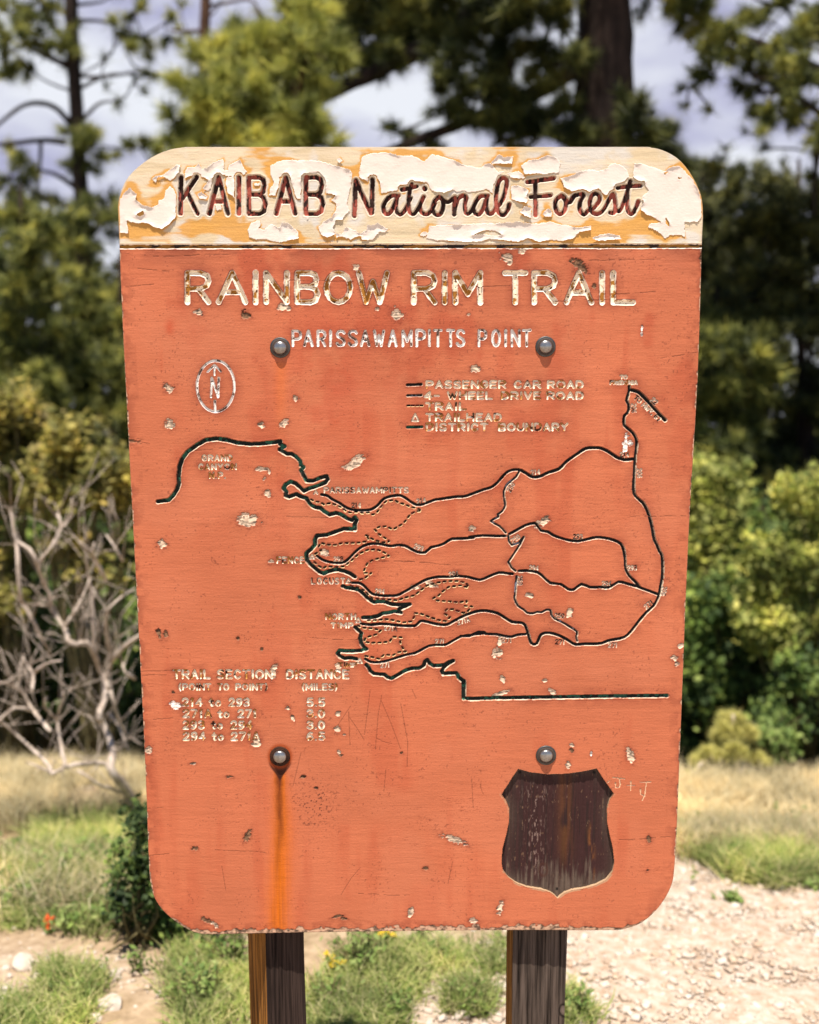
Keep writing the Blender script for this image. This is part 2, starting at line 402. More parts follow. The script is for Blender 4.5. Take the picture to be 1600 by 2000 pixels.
# ------------------------------------------------------------------ the trees
big_clumps = ([(1030, 10, 62, 60, -.5), (1095, 25, 48, 40, -.4), (960, 5, 50, 40, -.3), (880, 20, 62, 50, .2), (800, 40, 75, 90, .1), (720, 40, 70, 80, .2), (850, 10, 60, 60, .0), (660, 20, 60, 60, .2), (770, 75, 55, 50, .1), (920, 60, 45, 34, 0), (700, 130, 40, 26, .1), (840, 60, 50, 50, .1), (880, 100, 46, 40, -.1), (980, 60, 46, 40, -.3), (1000, 190, 40, 26, -.2), (930, 190, 36, 20, -.2), (610, 110, 45, 36, .2), (870, 215, 36, 22, -.1), (935, 245, 38, 24, -.1), (1000, 235, 45, 34, -.2), (960, 165, 42, 34, -.2), (1065, 255, 46, 36, -.2), (780, 255, 24, 10, 0), (840, 275, 30, 16, 0), (1110, 120, 40, 24, -.5), (600, 180, 40, 26, .1), (1060, 110, 40, 26, -.3),
   (690, 100, 50, 40, .1), (760, 110, 45, 28, .0), (640, 60, 50, 40, .1), (890, 140, 42, 24, -.2), (950, 130, 45, 26, -.2), (1010, 110, 38, 22, -.1), (860, 175, 26, 10, 0),
   (1040, 175, 42, 24, -.2), (1090, 225, 50, 30, -.2), (1000, 250, 30, 14, 0), (1120, 275, 50, 30, -.3), (1030, 290, 40, 16, 0),
   (1225, 235, 55, 44, -.5), (1270, 280, 48, 36, -.4), (1240, 320, 60, 40, -.3), (1310, 330, 42, 26, -.2), (1150, 90, 50, 20, .7), (1125, 160, 45, 18, .6), (1200, 240, 40, 14, .6),
   (1290, -60, 120, 90, .3), (1130, -90, 150, 120, -.3), (900, -110, 140, 110, 0), (700, -80, 120, 80, 0), (1150, -320, 220, 170, 0), (1320, -300, 180, 120, 0), (950, -330, 200, 120, 0), (1180, -620, 260, 180, 0), (1190, -900, 200, 120, 0),
   (745, 5, 55, 46, .3), (820, 85, 40, 24, .2)])
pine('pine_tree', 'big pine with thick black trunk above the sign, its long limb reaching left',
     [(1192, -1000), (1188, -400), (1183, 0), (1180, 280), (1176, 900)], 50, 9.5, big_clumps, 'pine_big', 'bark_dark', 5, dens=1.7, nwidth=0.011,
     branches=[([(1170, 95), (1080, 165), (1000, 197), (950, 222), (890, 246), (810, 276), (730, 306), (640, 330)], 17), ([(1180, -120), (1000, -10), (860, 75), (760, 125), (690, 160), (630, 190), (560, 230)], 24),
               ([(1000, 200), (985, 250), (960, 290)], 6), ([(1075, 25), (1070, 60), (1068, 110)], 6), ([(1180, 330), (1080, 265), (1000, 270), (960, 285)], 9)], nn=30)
rng_ = np.random.default_rng(3)
bc = []
for i in range(46):
    y = 85 + 330*rng_.random(); lo = 350 + 40*rng_.random() + max(0, 150 - y)*1.5; hi = 640
    bc.append((lo + (hi-lo)*rng_.random(), y, 48 + 22*rng_.random(), 26, 0.7*(rng_.random()*2 - 1)))
bc += [(560, 25, 26, 18, 0), (620, 20, 50, 34, .2), (600, 80, 50, 34, 0), (340, 235, 24, 12, 0), (365, 160, 34, 20, 0), (420, 120, 40, 24, 0), (470, 90, 40, 24, 0), (520, 80, 42, 26, 0)]
bc += rect_clumps(400, 420, 760, 1100, 26, 80, 26, 8)
pine('young_pine_tree', 'sunlit yellow green bushy young pine just above the left of the sign',
     [(575, 40), (570, 400), (580, 1000)], 16, 8.2, bc, 'pine_bright', 'bark_red', 6, dens=1.3, nwidth=0.011, needle=0.16, nn=34, top=0.3)
lp = [(25, 25, 44, 26), (85, 15, 40, 26), (118, 62, 42, 26), (15, 85, 44, 26), (70, 75, 36, 18), (128, 112, 26, 14), (10, 145, 34, 12), (55, 130, 26, 8), (60, 30, 45, 24), (100, 95, 30, 14),
      (150, 255, 34, 26, -.1), (163, 305, 44, 36, -.1), (185, 285, 30, 16), (205, 305, 22, 8), (20, 345, 52, 34), (55, 335, 32, 14), (30, 300, 26, 10),
      (265, 22, 26, 10), (280, 70, 28, 14), (245, 95, 22, 10), (225, 60, 20, 7), (340, 30, 16, 6), (325, 70, 22, 7), (292, 142, 15, 6), (262, 160, 10, 2), (230, 198, 8, 3), (283, 183, 6, 2), (225, 45, 16, 5), (290, 105, 15, 6), (205, 118, 8, 2),
      (275, 290, 30, 22), (300, 300, 22, 12), (10, 140, 20, 5), (30, 150, 16, 5), (70, 130, 16, 5), (205, 170, 6, 2)]
lp += rect_clumps(130, 350, 250, 640, 14, 40, 22, 21, .5) + rect_clumps(60, 410, 260, 820, 16, 52, 26, 22, .6) + rect_clumps(20, -500, 280, -40, 14, 70, 30, 23)
pine('thin_pine_tree', 'tall thin pine with bare grey lower limbs, left of the sign',
     [(135, -500), (138, -60), (143, 100), (151, 250), (160, 400), (172, 640), (178, 900)], 13, 13.0, lp, 'pine_mid', 'bark_dark', 7,
     branches=[([(140, 130), (95, 112), (60, 95)], 7), ([(142, 245), (105, 208), (55, 203), (10, 232), (-30, 270)], 6), ([(128, 278), (80, 274), (0, 282), (-40, 270)], 6), ([(80, 274), (78, 330), (70, 380)], 4),
               ([(152, 368), (112, 342), (78, 332)], 6), ([(150, 148), (200, 150), (280, 140), (330, 148)], 4), ([(160, 235), (195, 202), (232, 197)], 4), ([(150, 40), (200, 42), (260, 60)], 4), ([(150, 176), (200, 150), (230, 143)], 4),
               ([(140, 95), (80, 85), (20, 100)], 5), ([(160, 500), (100, 470), (40, 480)], 5), ([(165, 560), (110, 590), (60, 640)], 6)], needle=0.17, nn=22, nwidth=0.012, dens=1.35)
pine('slender_pine_tree', 'slender reddish pine trunk rising behind the bushy young pine',
     [(408, -420), (403, -30), (398, 130), (396, 500), (400, 900)], 10, 15.0,
     [(350, 15, 20, 5), (440, -40, 50, 20), (370, -80, 60, 26), (500, 20, 18, 5), (360, 60, 16, 6), (345, 95, 20, 8), (410, -200, 90, 40), (520, 60, 14, 4)] + rect_clumps(330, 300, 480, 800, 12, 60, 22, 31),
     'pine_mid', 'bark_red', 9, branches=[([(402, 14), (450, 4), (490, 0), (512, 30)], 4), ([(398, 60), (360, 62), (330, 58)], 4)], needle=0.17, nn=20, nwidth=0.009)
rp = [(1330, 15, 40, 28), (1300, 5, 30, 18), (1385, 45, 42, 30), (1420, 95, 46, 30), (1370, 100, 34, 16), (1440, 50, 40, 24), (1460, 125, 46, 30), (1490, 30, 30, 14), (1535, 15, 36, 18), (1525, 75, 46, 28), (1580, 65, 46, 30), (1600, 20, 50, 30),
      (1395, 145, 34, 18), (1480, 165, 50, 36), (1530, 150, 50, 36), (1575, 165, 56, 40), (1510, 205, 44, 28), (1540, 225, 46, 28), (1495, 232, 26, 12), (1475, 262, 18, 6), (1600, 250, 40, 22), (1350, 165, 16, 4), (1390, 215, 9, 2), (1345, 205, 8, 2), (1490, 290, 12, 3), (1590, 300, 26, 8), (1595, 350, 18, 6), (1580, 390, 12, 4),
      (1680, 60, 120, 80), (1700, -100, 150, 100), (1540, -130, 130, 80), (1640, -300, 200, 120), (1700, 300, 100, 60), (1440, -40, 60, 30), (1340, -50, 60, 30), (1730, 520, 120, 60)]
pine('leaning_pine_tree', 'pine hanging its branches in from the top right corner',
     [(1690, -600), (1700, 0), (1705, 400), (1700, 900)], 24, 9.8, rp, 'pine_mid', 'bark_dark', 12, dens=1.15, nwidth=0.012,
     branches=[([(1700, 190), (1600, 140), (1500, 95), (1420, 65), (1370, 35), (1310, -5)], 13), ([(1700, 320), (1640, 260), (1560, 190), (1480, 180)], 9), ([(1598, 270), (1592, 330), (1590, 420)], 6)], needle=0.15, nn=26)

mid_specs = [
 # label, trunk px, rect, n, r, tufts, dist, mat, seed
 ('dark shaded pine at far left behind the yellow shrub', (40, 420, 900), (-120, 400, 130, 830), 34, 62, 26, 11.0, 'pine_mid', 41),
 ('olive pine standing close behind the left edge of the sign', (235, 560, 1000), (120, 560, 330, 960), 28, 58, 24, 11.8, 'pine_mid', 42),
 ('dark dense pine behind the right top corner of the sign', (1420, 390, 900), (1320, 350, 1500, 640), 28, 62, 28, 12.0, 'pine_dark', 43),
 ('near black pine at the right edge under the pale cloud gap', (1560, 370, 900), (1470, 380, 1720, 640), 34, 66, 28, 11.3, 'pine_dark', 44),
 ('olive pine behind the right edge of the sign at mid height', (1400, 620, 1050), (1320, 620, 1480, 960), 30, 58, 26, 10.6, 'pine_mid', 45),
 ('shaded pine at the right edge at mid height', (1580, 640, 1150), (1460, 740, 1720, 1040), 34, 62, 26, 11.4, 'pine_dark', 46),
]
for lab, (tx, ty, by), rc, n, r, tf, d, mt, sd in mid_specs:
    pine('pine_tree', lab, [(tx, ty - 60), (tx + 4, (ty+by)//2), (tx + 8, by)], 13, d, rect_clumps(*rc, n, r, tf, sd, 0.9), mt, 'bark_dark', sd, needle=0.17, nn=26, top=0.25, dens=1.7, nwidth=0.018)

# a belt of trees farther down the slope, one by one
far_rng = np.random.default_rng(77)
kinds = ['distant dark pine in the belt of trees']
far_x = [-150, -40, 60, 150, 240, 330, 450, 580, 700, 820, 950, 1060, 1180, 1290, 1370, 1440, 1510, 1590, 1680, 1780]
far_words = ['past the left edge of the view', 'at the far left, farthest behind the yellow shrub', 'at the left beyond the thin pine', 'straight behind the thin pine trunk', 'at the left beyond the edge of the sign', 'behind the slender reddish trunk',
 'hidden mostly by the young pine', 'hidden behind the young pine trunk', 'hidden behind the sign, left of its middle', 'hidden behind the middle of the sign', 'hidden behind the sign, right of its middle', 'hidden behind the sign left of the thick trunk', 'straight behind the thick black trunk', 'just right of the thick black trunk',
 'beyond the right edge of the sign', 'beyond the dense right hand pine', 'at the right beyond the olive pine', 'at the far right below the cloud gap', 'past the right edge of the view', 'well past the right edge of the view']
for i, tx in enumerate(far_x):
    d = 17 + 9*far_rng.random(); topy = 330 + 190*far_rng.random()
    if 820 < tx < 1100: topy += 120
    if 1400 < tx < 1640: topy = 430 + 60*far_rng.random()
    cl = []
    for k in range(40):
        f = (k + far_rng.random())/40; y = topy + (1330 - topy)*f; hw = 20 + 75*min(1, f*2.2)
        cl.append((tx + hw*(far_rng.random()*2-1), y, 40 + 20*far_rng.random(), 16, 1.2*(far_rng.random()*2-1)))
    pine('distant_pine_tree', 'distant dark pine ' + far_words[i], [(tx, topy - 30), (tx + 3, 900), (tx + 5, 1300)], 7, d, cl, 'pine_dark', 'bark_dark', 200 + i,
         group='belt of trees down the slope', needle=0.30, nn=18, top=0.2, nwidth=0.045, dens=1.7)

# ------------------------------------------------------------------ the shrubs
def leafy(rect, n, r, lv, seed, dd=0.3): return rect_clumps(*rect, n, r, lv, seed, dd)
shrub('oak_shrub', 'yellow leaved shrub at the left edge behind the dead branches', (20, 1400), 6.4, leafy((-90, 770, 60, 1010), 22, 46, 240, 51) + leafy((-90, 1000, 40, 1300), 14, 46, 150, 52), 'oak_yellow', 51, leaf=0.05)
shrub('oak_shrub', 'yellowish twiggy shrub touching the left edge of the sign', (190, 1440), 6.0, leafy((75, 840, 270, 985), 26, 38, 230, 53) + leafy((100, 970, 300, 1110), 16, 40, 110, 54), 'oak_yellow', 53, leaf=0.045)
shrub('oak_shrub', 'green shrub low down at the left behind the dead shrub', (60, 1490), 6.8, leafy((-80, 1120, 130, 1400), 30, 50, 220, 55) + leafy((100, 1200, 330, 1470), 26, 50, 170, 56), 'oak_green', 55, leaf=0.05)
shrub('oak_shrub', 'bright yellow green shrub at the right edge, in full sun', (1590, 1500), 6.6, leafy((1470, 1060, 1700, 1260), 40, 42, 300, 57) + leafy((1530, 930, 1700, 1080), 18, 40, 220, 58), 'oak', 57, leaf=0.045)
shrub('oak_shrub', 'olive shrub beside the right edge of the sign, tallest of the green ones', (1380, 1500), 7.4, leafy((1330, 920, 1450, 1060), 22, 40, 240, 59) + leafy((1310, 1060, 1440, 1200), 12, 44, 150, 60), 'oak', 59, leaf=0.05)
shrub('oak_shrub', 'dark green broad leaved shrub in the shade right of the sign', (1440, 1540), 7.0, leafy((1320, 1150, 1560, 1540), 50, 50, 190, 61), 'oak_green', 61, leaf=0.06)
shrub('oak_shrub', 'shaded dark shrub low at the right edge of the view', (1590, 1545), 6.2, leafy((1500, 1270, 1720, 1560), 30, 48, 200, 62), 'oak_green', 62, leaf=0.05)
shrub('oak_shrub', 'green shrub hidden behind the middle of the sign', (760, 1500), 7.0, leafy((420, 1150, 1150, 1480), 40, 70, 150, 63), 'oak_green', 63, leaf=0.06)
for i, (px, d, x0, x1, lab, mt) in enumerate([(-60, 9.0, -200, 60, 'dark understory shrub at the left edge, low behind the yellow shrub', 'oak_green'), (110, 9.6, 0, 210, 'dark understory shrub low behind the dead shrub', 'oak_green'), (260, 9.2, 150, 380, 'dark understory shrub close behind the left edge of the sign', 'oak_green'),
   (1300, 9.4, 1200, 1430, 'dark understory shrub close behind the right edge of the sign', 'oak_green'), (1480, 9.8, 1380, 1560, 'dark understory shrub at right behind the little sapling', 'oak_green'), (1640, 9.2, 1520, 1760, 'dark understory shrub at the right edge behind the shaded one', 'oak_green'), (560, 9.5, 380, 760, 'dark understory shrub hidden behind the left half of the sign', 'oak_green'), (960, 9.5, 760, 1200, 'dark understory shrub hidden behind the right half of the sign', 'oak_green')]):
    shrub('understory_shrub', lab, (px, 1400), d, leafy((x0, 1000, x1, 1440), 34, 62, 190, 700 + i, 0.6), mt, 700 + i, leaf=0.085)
# small pine sapling
pine('pine_sapling', 'little yellow green pine sapling with pale stems in front of the dark shrub', [(1432, 1395), (1436, 1470), (1442, 1540)], 5, 5.3,
     [(1430, 1415, 26, 30, 0), (1408, 1432, 18, 16, 0), (1450, 1428, 20, 18, 0), (1395, 1476, 20, 16, -.05), (1372, 1488, 17, 12, -.05), (1438, 1462, 20, 16, -.1), (1478, 1484, 20, 16, 0), (1412, 1498, 15, 10, -.05), (1345, 1532, 20, 18, -.1), (1362, 1542, 15, 10, -.1)],
     'sapling', 'dead_wood', 64, needle=0.06, nn=30, dens=1.8, group='saplings by the meadow', cat='sapling', nwidth=0.007, top=0.5,
     branches=[([(1438, 1520, 0), (1415, 1490, -.05), (1398, 1465, -.05)], 4), ([(1438, 1515, 0), (1460, 1495, 0), (1478, 1470, 0)], 4)])
shrub('green_sprout', 'fresh pale green sprout standing out before the dark shrub on the right', (1512, 1540), 5.6, [(1495, 1425, 14, 60, 0), (1512, 1445, 16, 70, 0), (1532, 1440, 14, 60, 0), (1515, 1475, 14, 40, 0), (1540, 1465, 12, 40, 0)], 'weed', 65, leaf=0.035, stem_r=0.006, group='young plants by the meadow', cat='plant')
# low dark bush beside the sign's lower left corner
b0 = ground_hit(285, 1835); dlow = b0[1] + CD
shrub('low_bush', 'low dark green bush beside the lower left corner of the sign', (285, 1835), dlow,
      leafy((225, 1680, 325, 1800), 18, 26, 80, 66, 0.12) + leafy((240, 1590, 340, 1700), 14, 20, 46, 67, 0.08) + leafy((300, 1700, 480, 1830), 16, 30, 70, 68, .12), 'oak_green', 66, leaf=0.022, stem_r=0.005, group='low plants in the meadow', cat='bush')

# dead branching shrub, left of the sign
def dead_shrub():
    rng = np.random.default_rng(88)
    A = lambda q: (q[0]/3.332, 900 + q[1]/3.332); B = lambda q: (q[0]/3.2, 1400 + q[1]/3.2)
    br = [(B, [(890, 720), (860, 590), (800, 470), (740, 390), (690, 310), (705, 240), (690, 150), (655, 70), (630, 0)], 11, 9, 4.3),
     (A, [(655, 1700), (650, 1630), (680, 1560), (690, 1480), (670, 1400), (640, 1330), (610, 1250), (560, 1180), (500, 1195), (445, 1165), (420, 1080), (340, 970), (330, 880), (290, 800), (250, 680), (310, 590), (370, 500), (400, 430), (460, 370), (470, 250)], 8, 3.5, 4.3),
     (A, [(250, 680), (190, 575), (110, 520), (85, 430), (70, 310)], 5, 3, 4.2), (A, [(110, 520), (130, 850), (155, 930), (230, 935), (320, 945)], 5, 3.5, 4.25), (A, [(150, 930), (210, 1030), (270, 1150), (330, 1260)], 5, 3, 4.4),
     (A, [(400, 430), (375, 340)], 4, 3, 4.3), (A, [(612, 1250), (600, 900), (575, 740), (560, 600)], 5, 3, 4.45), (A, [(690, 780), (620, 640), (590, 590), (515, 520)], 5, 3, 4.1), (A, [(600, 600), (615, 530)], 4, 2.5, 4.1),
     (A, [(700, 1480), (690, 1400), (730, 1300), (700, 1180), (688, 1010), (720, 950), (800, 880), (880, 830)], 6, 3, 4.2), (A, [(730, 1300), (800, 1220), (890, 1150), (960, 1100)], 6, 4, 4.15), (A, [(800, 650), (750, 560), (690, 480)], 4, 2.5, 4.2),
     (A, [(880, 1420), (810, 1370), (800, 1310)], 4, 3, 4.1), 
     (B, [(680, 300), (600, 285), (530, 292), (410, 312), (330, 355), (305, 300), (200, 200), (125, 130), (40, 60), (-30, 10)], 6.5, 3.5, 4.2), (B, [(410, 312), (395, 240), (370, 100), (360, 20), (380, -60), (400, -160)], 5, 3, 4.2),
     (A, [(375, 1690), (290, 1600), (300, 1540)], 4, 2.5, 4.2), (A, [(330, 1760), (270, 1690), (200, 1600), (150, 1510), (60, 1445), (-20, 1450)], 5, 3, 4.15), (A, [(200, 1620), (90, 1610), (0, 1690), (-40, 1720)], 4.5, 3, 4.15), (A, [(210, 1490), (215, 1385), (180, 1330), (150, 1280)], 4, 3, 4.1), (A, [(215, 1385), (300, 1320), (400, 1300)], 4, 2.5, 4.1),
     (B, [(790, 490), (700, 450), (630, 430), (560, 380), (480, 330)], 5, 3, 4.2), (B, [(330, 350), (240, 310), (160, 280)], 4, 2, 4.2), (A, [(480, 1000), (540, 880), (590, 760)], 4, 2.5, 4.3), (A, [(720, 1500), (780, 1700), (850, 1800), (930, 1850)], 4, 2.5, 4.25), (A, [(700, 1640), (770, 1720), (840, 1890)], 4, 2.5, 4.3),
     (A, [(420, 1080), (500, 950), (560, 840)], 3.5, 2, 4.25)]
    base = ground_hit(278, 1622); d0 = base[1] + CD
    root = empty('dead_shrub', tuple(base), 'bare dead shrub with pale grey twisting branches left of the sign', 'shrub')
    w = Wood(); allp = []
    for f, pts, r0, r1, d in br:
        d = d*d0/4.3; ph = rng.random()*6
        P = np.array([at(*f(q), d + 0.10*math.sin(ph + i*0.9)) for i, q in enumerate(pts)]); r0, r1 = r0*(1.1 if r0 > 9 else .84), r1*.6
        m = pxm(d); w.add(P, np.linspace(r0*m, r1*m, len(P)), 8, 0.5, 2); allp.append(smooth_path(P, 4))
    w.build('branches', M['dead_wood'], root)
    tw = Wood(); Q = np.vstack(allp)
    for i in rng.integers(0, len(Q), 170):
        p = Q[i]; dr = unit(rng.normal(size=3)*np.array([.7, .7, .5]) + np.array([0, 0, 0.9])); L = 0.05 + 0.15*rng.random()
        q = p + dr*L; q2 = q + unit(dr + rng.normal(size=3)*0.35)*L*0.8
        tw.add([p, q, q2], [0.0019, 0.0014, 0.0006], 4, 0, 1)
        if rng.random() < 0.7: tw.add([q, q + unit(dr + rng.normal(size=3)*.6)*L*0.6], [0.0014, 0.0006], 4, 0, 1)
    tw.build('twigs', M['dead_wood'], root)
dead_shrub()

# ------------------------------------------------------------------ grass, gravel, rocks, small plants
def blades(P, h, width, rng, lean=0.35):
    N = len(P); d = rng.normal(size=(N, 3))*lean; d[:, 2] = 1; d = unit(d)
    H = h*(0.5 + 0.8*rng.random((N, 1))); s = unit(np.cross(d, rng.normal(size=(N, 3))))*width*0.5
    bend = rng.normal(size=(N, 3))*np.array([1, 1, 0])*H*0.28; bend[:, 2] = -0.12*H[:, 0]
    a = P - s; b = P + s; m1 = P + d*H*0.55 - s*0.8; m2 = P + d*H*0.55 + s*0.8; tip = P + d*H + bend
    V = np.stack([a, b, m2, tip, m1], 1).reshape(-1, 3)
    i = np.arange(len(V)).reshape(-1, 5); return V, [i[:, [0, 1, 2, 4]], i[:, [4, 2, 3]]]

def scatter(polys, n_tuft, per, spread, seed, patchy=0.42):
    rng = np.random.default_rng(seed); pts = []
    for poly, wgt in polys:
        xs = [p[0] for p in poly]; ys = [p[1] for p in poly]; k = int(n_tuft*wgt); X = np.zeros(0); Y = np.zeros(0)
        while len(X) < k:
            x = min(xs) + (max(xs)-min(xs))*rng.random(4*k); y = min(ys) + (max(ys)-min(ys))*rng.random(4*k)
            kk = poly_mask(x, y, poly); X = np.append(X, x[kk]); Y = np.append(Y, y[kk])
        pts.append(ground_hit(X[:k], Y[:k]))
    P = np.vstack(pts); P = P[fbm(P[:, 0]*2.6 + seed, P[:, 1]*2.6, 90, 3) + 0.12*rng.random(len(P)) > patchy]; P = np.repeat(P, per, 0) + rng.normal(size=(len(P)*per, 3))*np.array([spread, spread, 0])
    P[:, 2] = ground_z(P[:, 0], P[:, 1]) - 0.005
    return P, rng

dry = [([(-120, 1500), (330, 1490), (330, 1590), (200, 1610), (-120, 1640)], 0.75), ([(1300, 1540), (1720, 1520), (1720, 1690), (1300, 1670)], 0.75), ([(300, 1490), (1320, 1490), (1320, 1600), (300, 1600)], 0.35),
       ([(-120, 1700), (260, 1680), (250, 1800), (-120, 1800)], 0.07)]
P, r_ = scatter(dry, 3000, 9, 0.03, 301, .44); V, F = blades(P, 0.15, 0.0042, r_)
tag(mesh_obj('dry_grass', V, F, M['grass_dry']), 'tall dry straw coloured grass along the foot of the shrubs', 'grass', None, 'stuff')
grn = [([(60, 1620), (330, 1600), (340, 1850), (150, 1830), (60, 1720)], 0.75), ([(-100, 1690), (240, 1670), (240, 1810), (-100, 1810)], 0.55), ([(340, 1815), (500, 1800), (500, 2040), (370, 2040), (330, 1900)], 0.36), ([(90, 1890), (205, 1905), (180, 1950), (70, 1950)], 0.08), ([(-20, 1960), (180, 1960), (150, 2040), (-20, 2040)], 0.12),
       ([(590, 1800), (800, 1800), (830, 1900), (760, 2040), (590, 2040)], 0.5), ([(1310, 1620), (1500, 1640), (1600, 1660), (1590, 1720), (1480, 1745), (1310, 1660)], 0.20), ([(1420, 1690), (1580, 1690), (1520, 1745), (1430, 1745)], 0.16), ([(840, 1850), (900, 1850), (900, 1900), (840, 1900)], 0.06), ([(880, 1920), (960, 1940), (940, 1980), (880, 1970)], 0.08), ([(1090, 1930), (1150, 1930), (1150, 2000), (1090, 2020)], 0.08), ([(930, 1820), (1000, 1850), (990, 1900), (930, 1900)], 0.05),
       ([(1590, 1620), (1720, 1620), (1720, 1720), (1590, 1720)], 0.10), ([(500, 1560), (1300, 1560), (1300, 1660), (500, 1700)], 0.3)]
P, r_ = scatter(grn, 2800, 8, 0.02, 302, .50); V, F = blades(P, (0.07 + 0.06*sstep(1.1, 1.7, P[:, 1]))[:, None], 0.0040, r_, 0.55)
tag(mesh_obj('green_grass', V, F, M['grass_green']), 'short green grass growing in patches over the stony ground', 'grass', None, 'stuff')

def pebbles(P, size, rng):
    """little irregular flattened stones, each a closed 8 vertex block with pulled corners"""
    N = len(P); c = np.array([[-1, -1, -.5], [1, -1, -.5], [1, 1, -.5], [-1, 1, -.5], [-.7, -.7, .5], [.7, -.7, .5], [.7, .7, .5], [-.7, .7, .5]])
    B = c[None]*(1 + 0.5*(rng.random((N, 8, 3)) - 0.5)); sc = size[:, None]*np.stack([0.5 + 0.5*rng.random(N), 0.5 + 0.3*rng.random(N), 0.35 + 0.4*rng.random(N)], -1)
    B = B*sc[:, None]*0.5; a = rng.random(N)*6.28; ca, sa = np.cos(a)[:, None], np.sin(a)[:, None]
    tl = (rng.random(N) - 0.5)[:, None]*0.7
    x = B[..., 0]*ca - B[..., 1]*sa; y = B[..., 0]*sa + B[..., 1]*ca; z = B[..., 2] + tl*B[..., 0]
    V = (np.stack([x, y, z], -1) + P[:, None]).reshape(-1, 3)
    q = np.array([[0, 3, 2, 1], [4, 5, 6, 7], [0, 1, 5, 4], [1, 2, 6, 5], [2, 3, 7, 6], [3, 0, 4, 7]])
    return V, (q[None] + 8*np.arange(N)[:, None, None]).reshape(-1, 4)

t = NT('limestone_chips'); gi = t.n('ShaderNodeNewGeometry')
cc = t.ramp([(0.0, (0.25, 0.155, 0.09)), (0.12, (0.40, 0.29, 0.20)), (0.5, (0.47, 0.385, 0.305)), (0.8, (0.545, 0.475, 0.405)), (0.93, (0.48, 0.37, 0.25)), (1.0, (0.36, 0.21, 0.12))], gi.outputs['Random Per Island'])
nn_ = t.noise(60, 5, t.coord()); cc = t.mix(0.35, cc, t.ramp([(0.3, (0.30, 0.235, 0.185)), (0.7, (0.53, 0.47, 0.41))], nn_))
M['chips'] = t.done(t.bsdf(cc, 0.9, 0.15, bump=nn_, bstr=0.4, bdist=0.005))
rg = np.random.default_rng(401)
xs = rg.uniform(-1.9, 3.2, 90000); ys = rg.uniform(0.1, 3.6, 90000)
k = rg.random(90000) < gravel_amount(xs, ys)*0.75 + 0.03
xs, ys = xs[k], ys[k]; sz = 0.005 + 0.032*rg.random(len(xs))**4
V, F = pebbles(np.stack([xs, ys, ground_z(xs, ys) + sz*0.08], -1), sz, rg)
tag(mesh_obj('gravel', V, F, M['chips']), 'pale pinkish limestone chips strewn over the path on the right', 'gravel', None, 'stuff')

def rock(px, py, size_px, label, seed, sq=0.5):
    rng = np.random.default_rng(seed); p = ground_hit(px, py); s = size_px*pxm(p[1] + CD)*0.5
    import bmesh
    bm = bmesh.new(); bmesh.ops.create_icosphere(bm, subdivisions=3, radius=1.0)
    ks = unit(rng.normal(size=(9, 3))); off = 0.62 + 0.3*rng.random(9)
    for v in bm.verts:
        c = np.array(v.co)
        for kx, o in zip(ks, off):
            e = c @ kx - o
            if e > 0: c = c - kx*e*0.9
        c = c*np.array([1.0, 0.75, sq])*s; v.co = c + rng.normal(size=3)*s*0.02
    me = bpy.data.meshes.new('rock'); bm.to_mesh(me); bm.free(); me.materials.append(M['chips'])
    o = bpy.data.objects.new('rock', me); COL.objects.link(o); o.location = (p[0], p[1], p[2] + s*sq*0.35)
    o.rotation_euler = (0, 0, rng.random()*6)
    tag(o, label, 'rock', 'pale rocks in the meadow')
for i, (px, py, sp, lb) in enumerate([(45, 1885, 62, 'pale pinkish rock in the grass, highest of those at lower left'), (12, 1945, 58, 'whitish rock cut by the left edge of the photo'), (70, 1915, 40, 'small tan rock below the highest left rock'), (160, 1898, 50, 'flat cream rock right of a green grass patch at lower left'),
       (215, 1965, 70, 'broad flat pale rock near the bottom, nearest left of the sign posts'), (225, 1905, 36, 'small rock just above the broad flat pale rock'), (690, 1962, 40, 'cream rock between the two posts at the bottom'), (655, 1935, 26, 'little pale stone beside the left post'), (900, 1985, 34, 'pale stone low down just left of the right post'), (185, 1990, 40, 'tan rock at the very bottom below the broad flat rock'), (860, 1935, 30, 'small buff stone midway between the posts')]):
    rock(px, py, sp, lb, 500 + i)

def weed(px, py, h_px, w_px, label, seed, mat='weed', flower=None, n=90, name='weed', cat='plant', leaf=0.018):
    rng = np.random.default_rng(seed); p = ground_hit(px, py); d = p[1] + CD; m = pxm(d)
    root = empty(name, tuple(p), label, cat, 'low plants in the meadow'); w = Wood(); L = []; tips = []
    ns = max(4, n//12)
    for i in range(ns):
        q = p + np.array([rng.normal()*w_px*m*0.3, rng.normal()*w_px*m*0.3, h_px*m*(0.6 + 0.5*rng.random())])
        w.add([p + rng.normal(size=3)*np.array([.008, .008, 0]), p*0.5 + q*0.5 + rng.normal(size=3)*0.006, q], [0.0022, 0.001], 5, 0, 2); tips.append(q)
        f = rng.random((n//ns, 1)); L.append(p + (q-p)*(0.2 + 0.8*f) + rng.normal(size=(n//ns, 3))*np.array([.012, .012, .006]))
    w.build('stem', M['stem'], root)
    V, F = leaf_quads(np.vstack(L), leaf, rng, flat=0.22); mesh_obj('foliage', V, F, M[mat], root)
    if flower:
        fl = np.vstack([tq + rng.normal(size=(10, 3))*0.005 + np.array([0, 0, .004]) for tq in tips]); V, F = leaf_quads(fl, 0.011, rng)
        mesh_obj('flower', V, F, M[flower], root)
weed(98, 1822, 30, 20, 'small plant with bright orange red flowers in the left grass', 601, flower='petal_red', n=40)
weed(755, 1850, 46, 60, 'yellow flowering weed just under the middle of the sign', 602, flower='petal_yellow', n=110)
weed(655, 1905, 40, 36, 'small yellow flowering weed right of the left post', 603, flower='petal_yellow', n=70)
weed(272, 1900, 90, 40, 'thin upright green weed below the dark bush', 604, n=90)
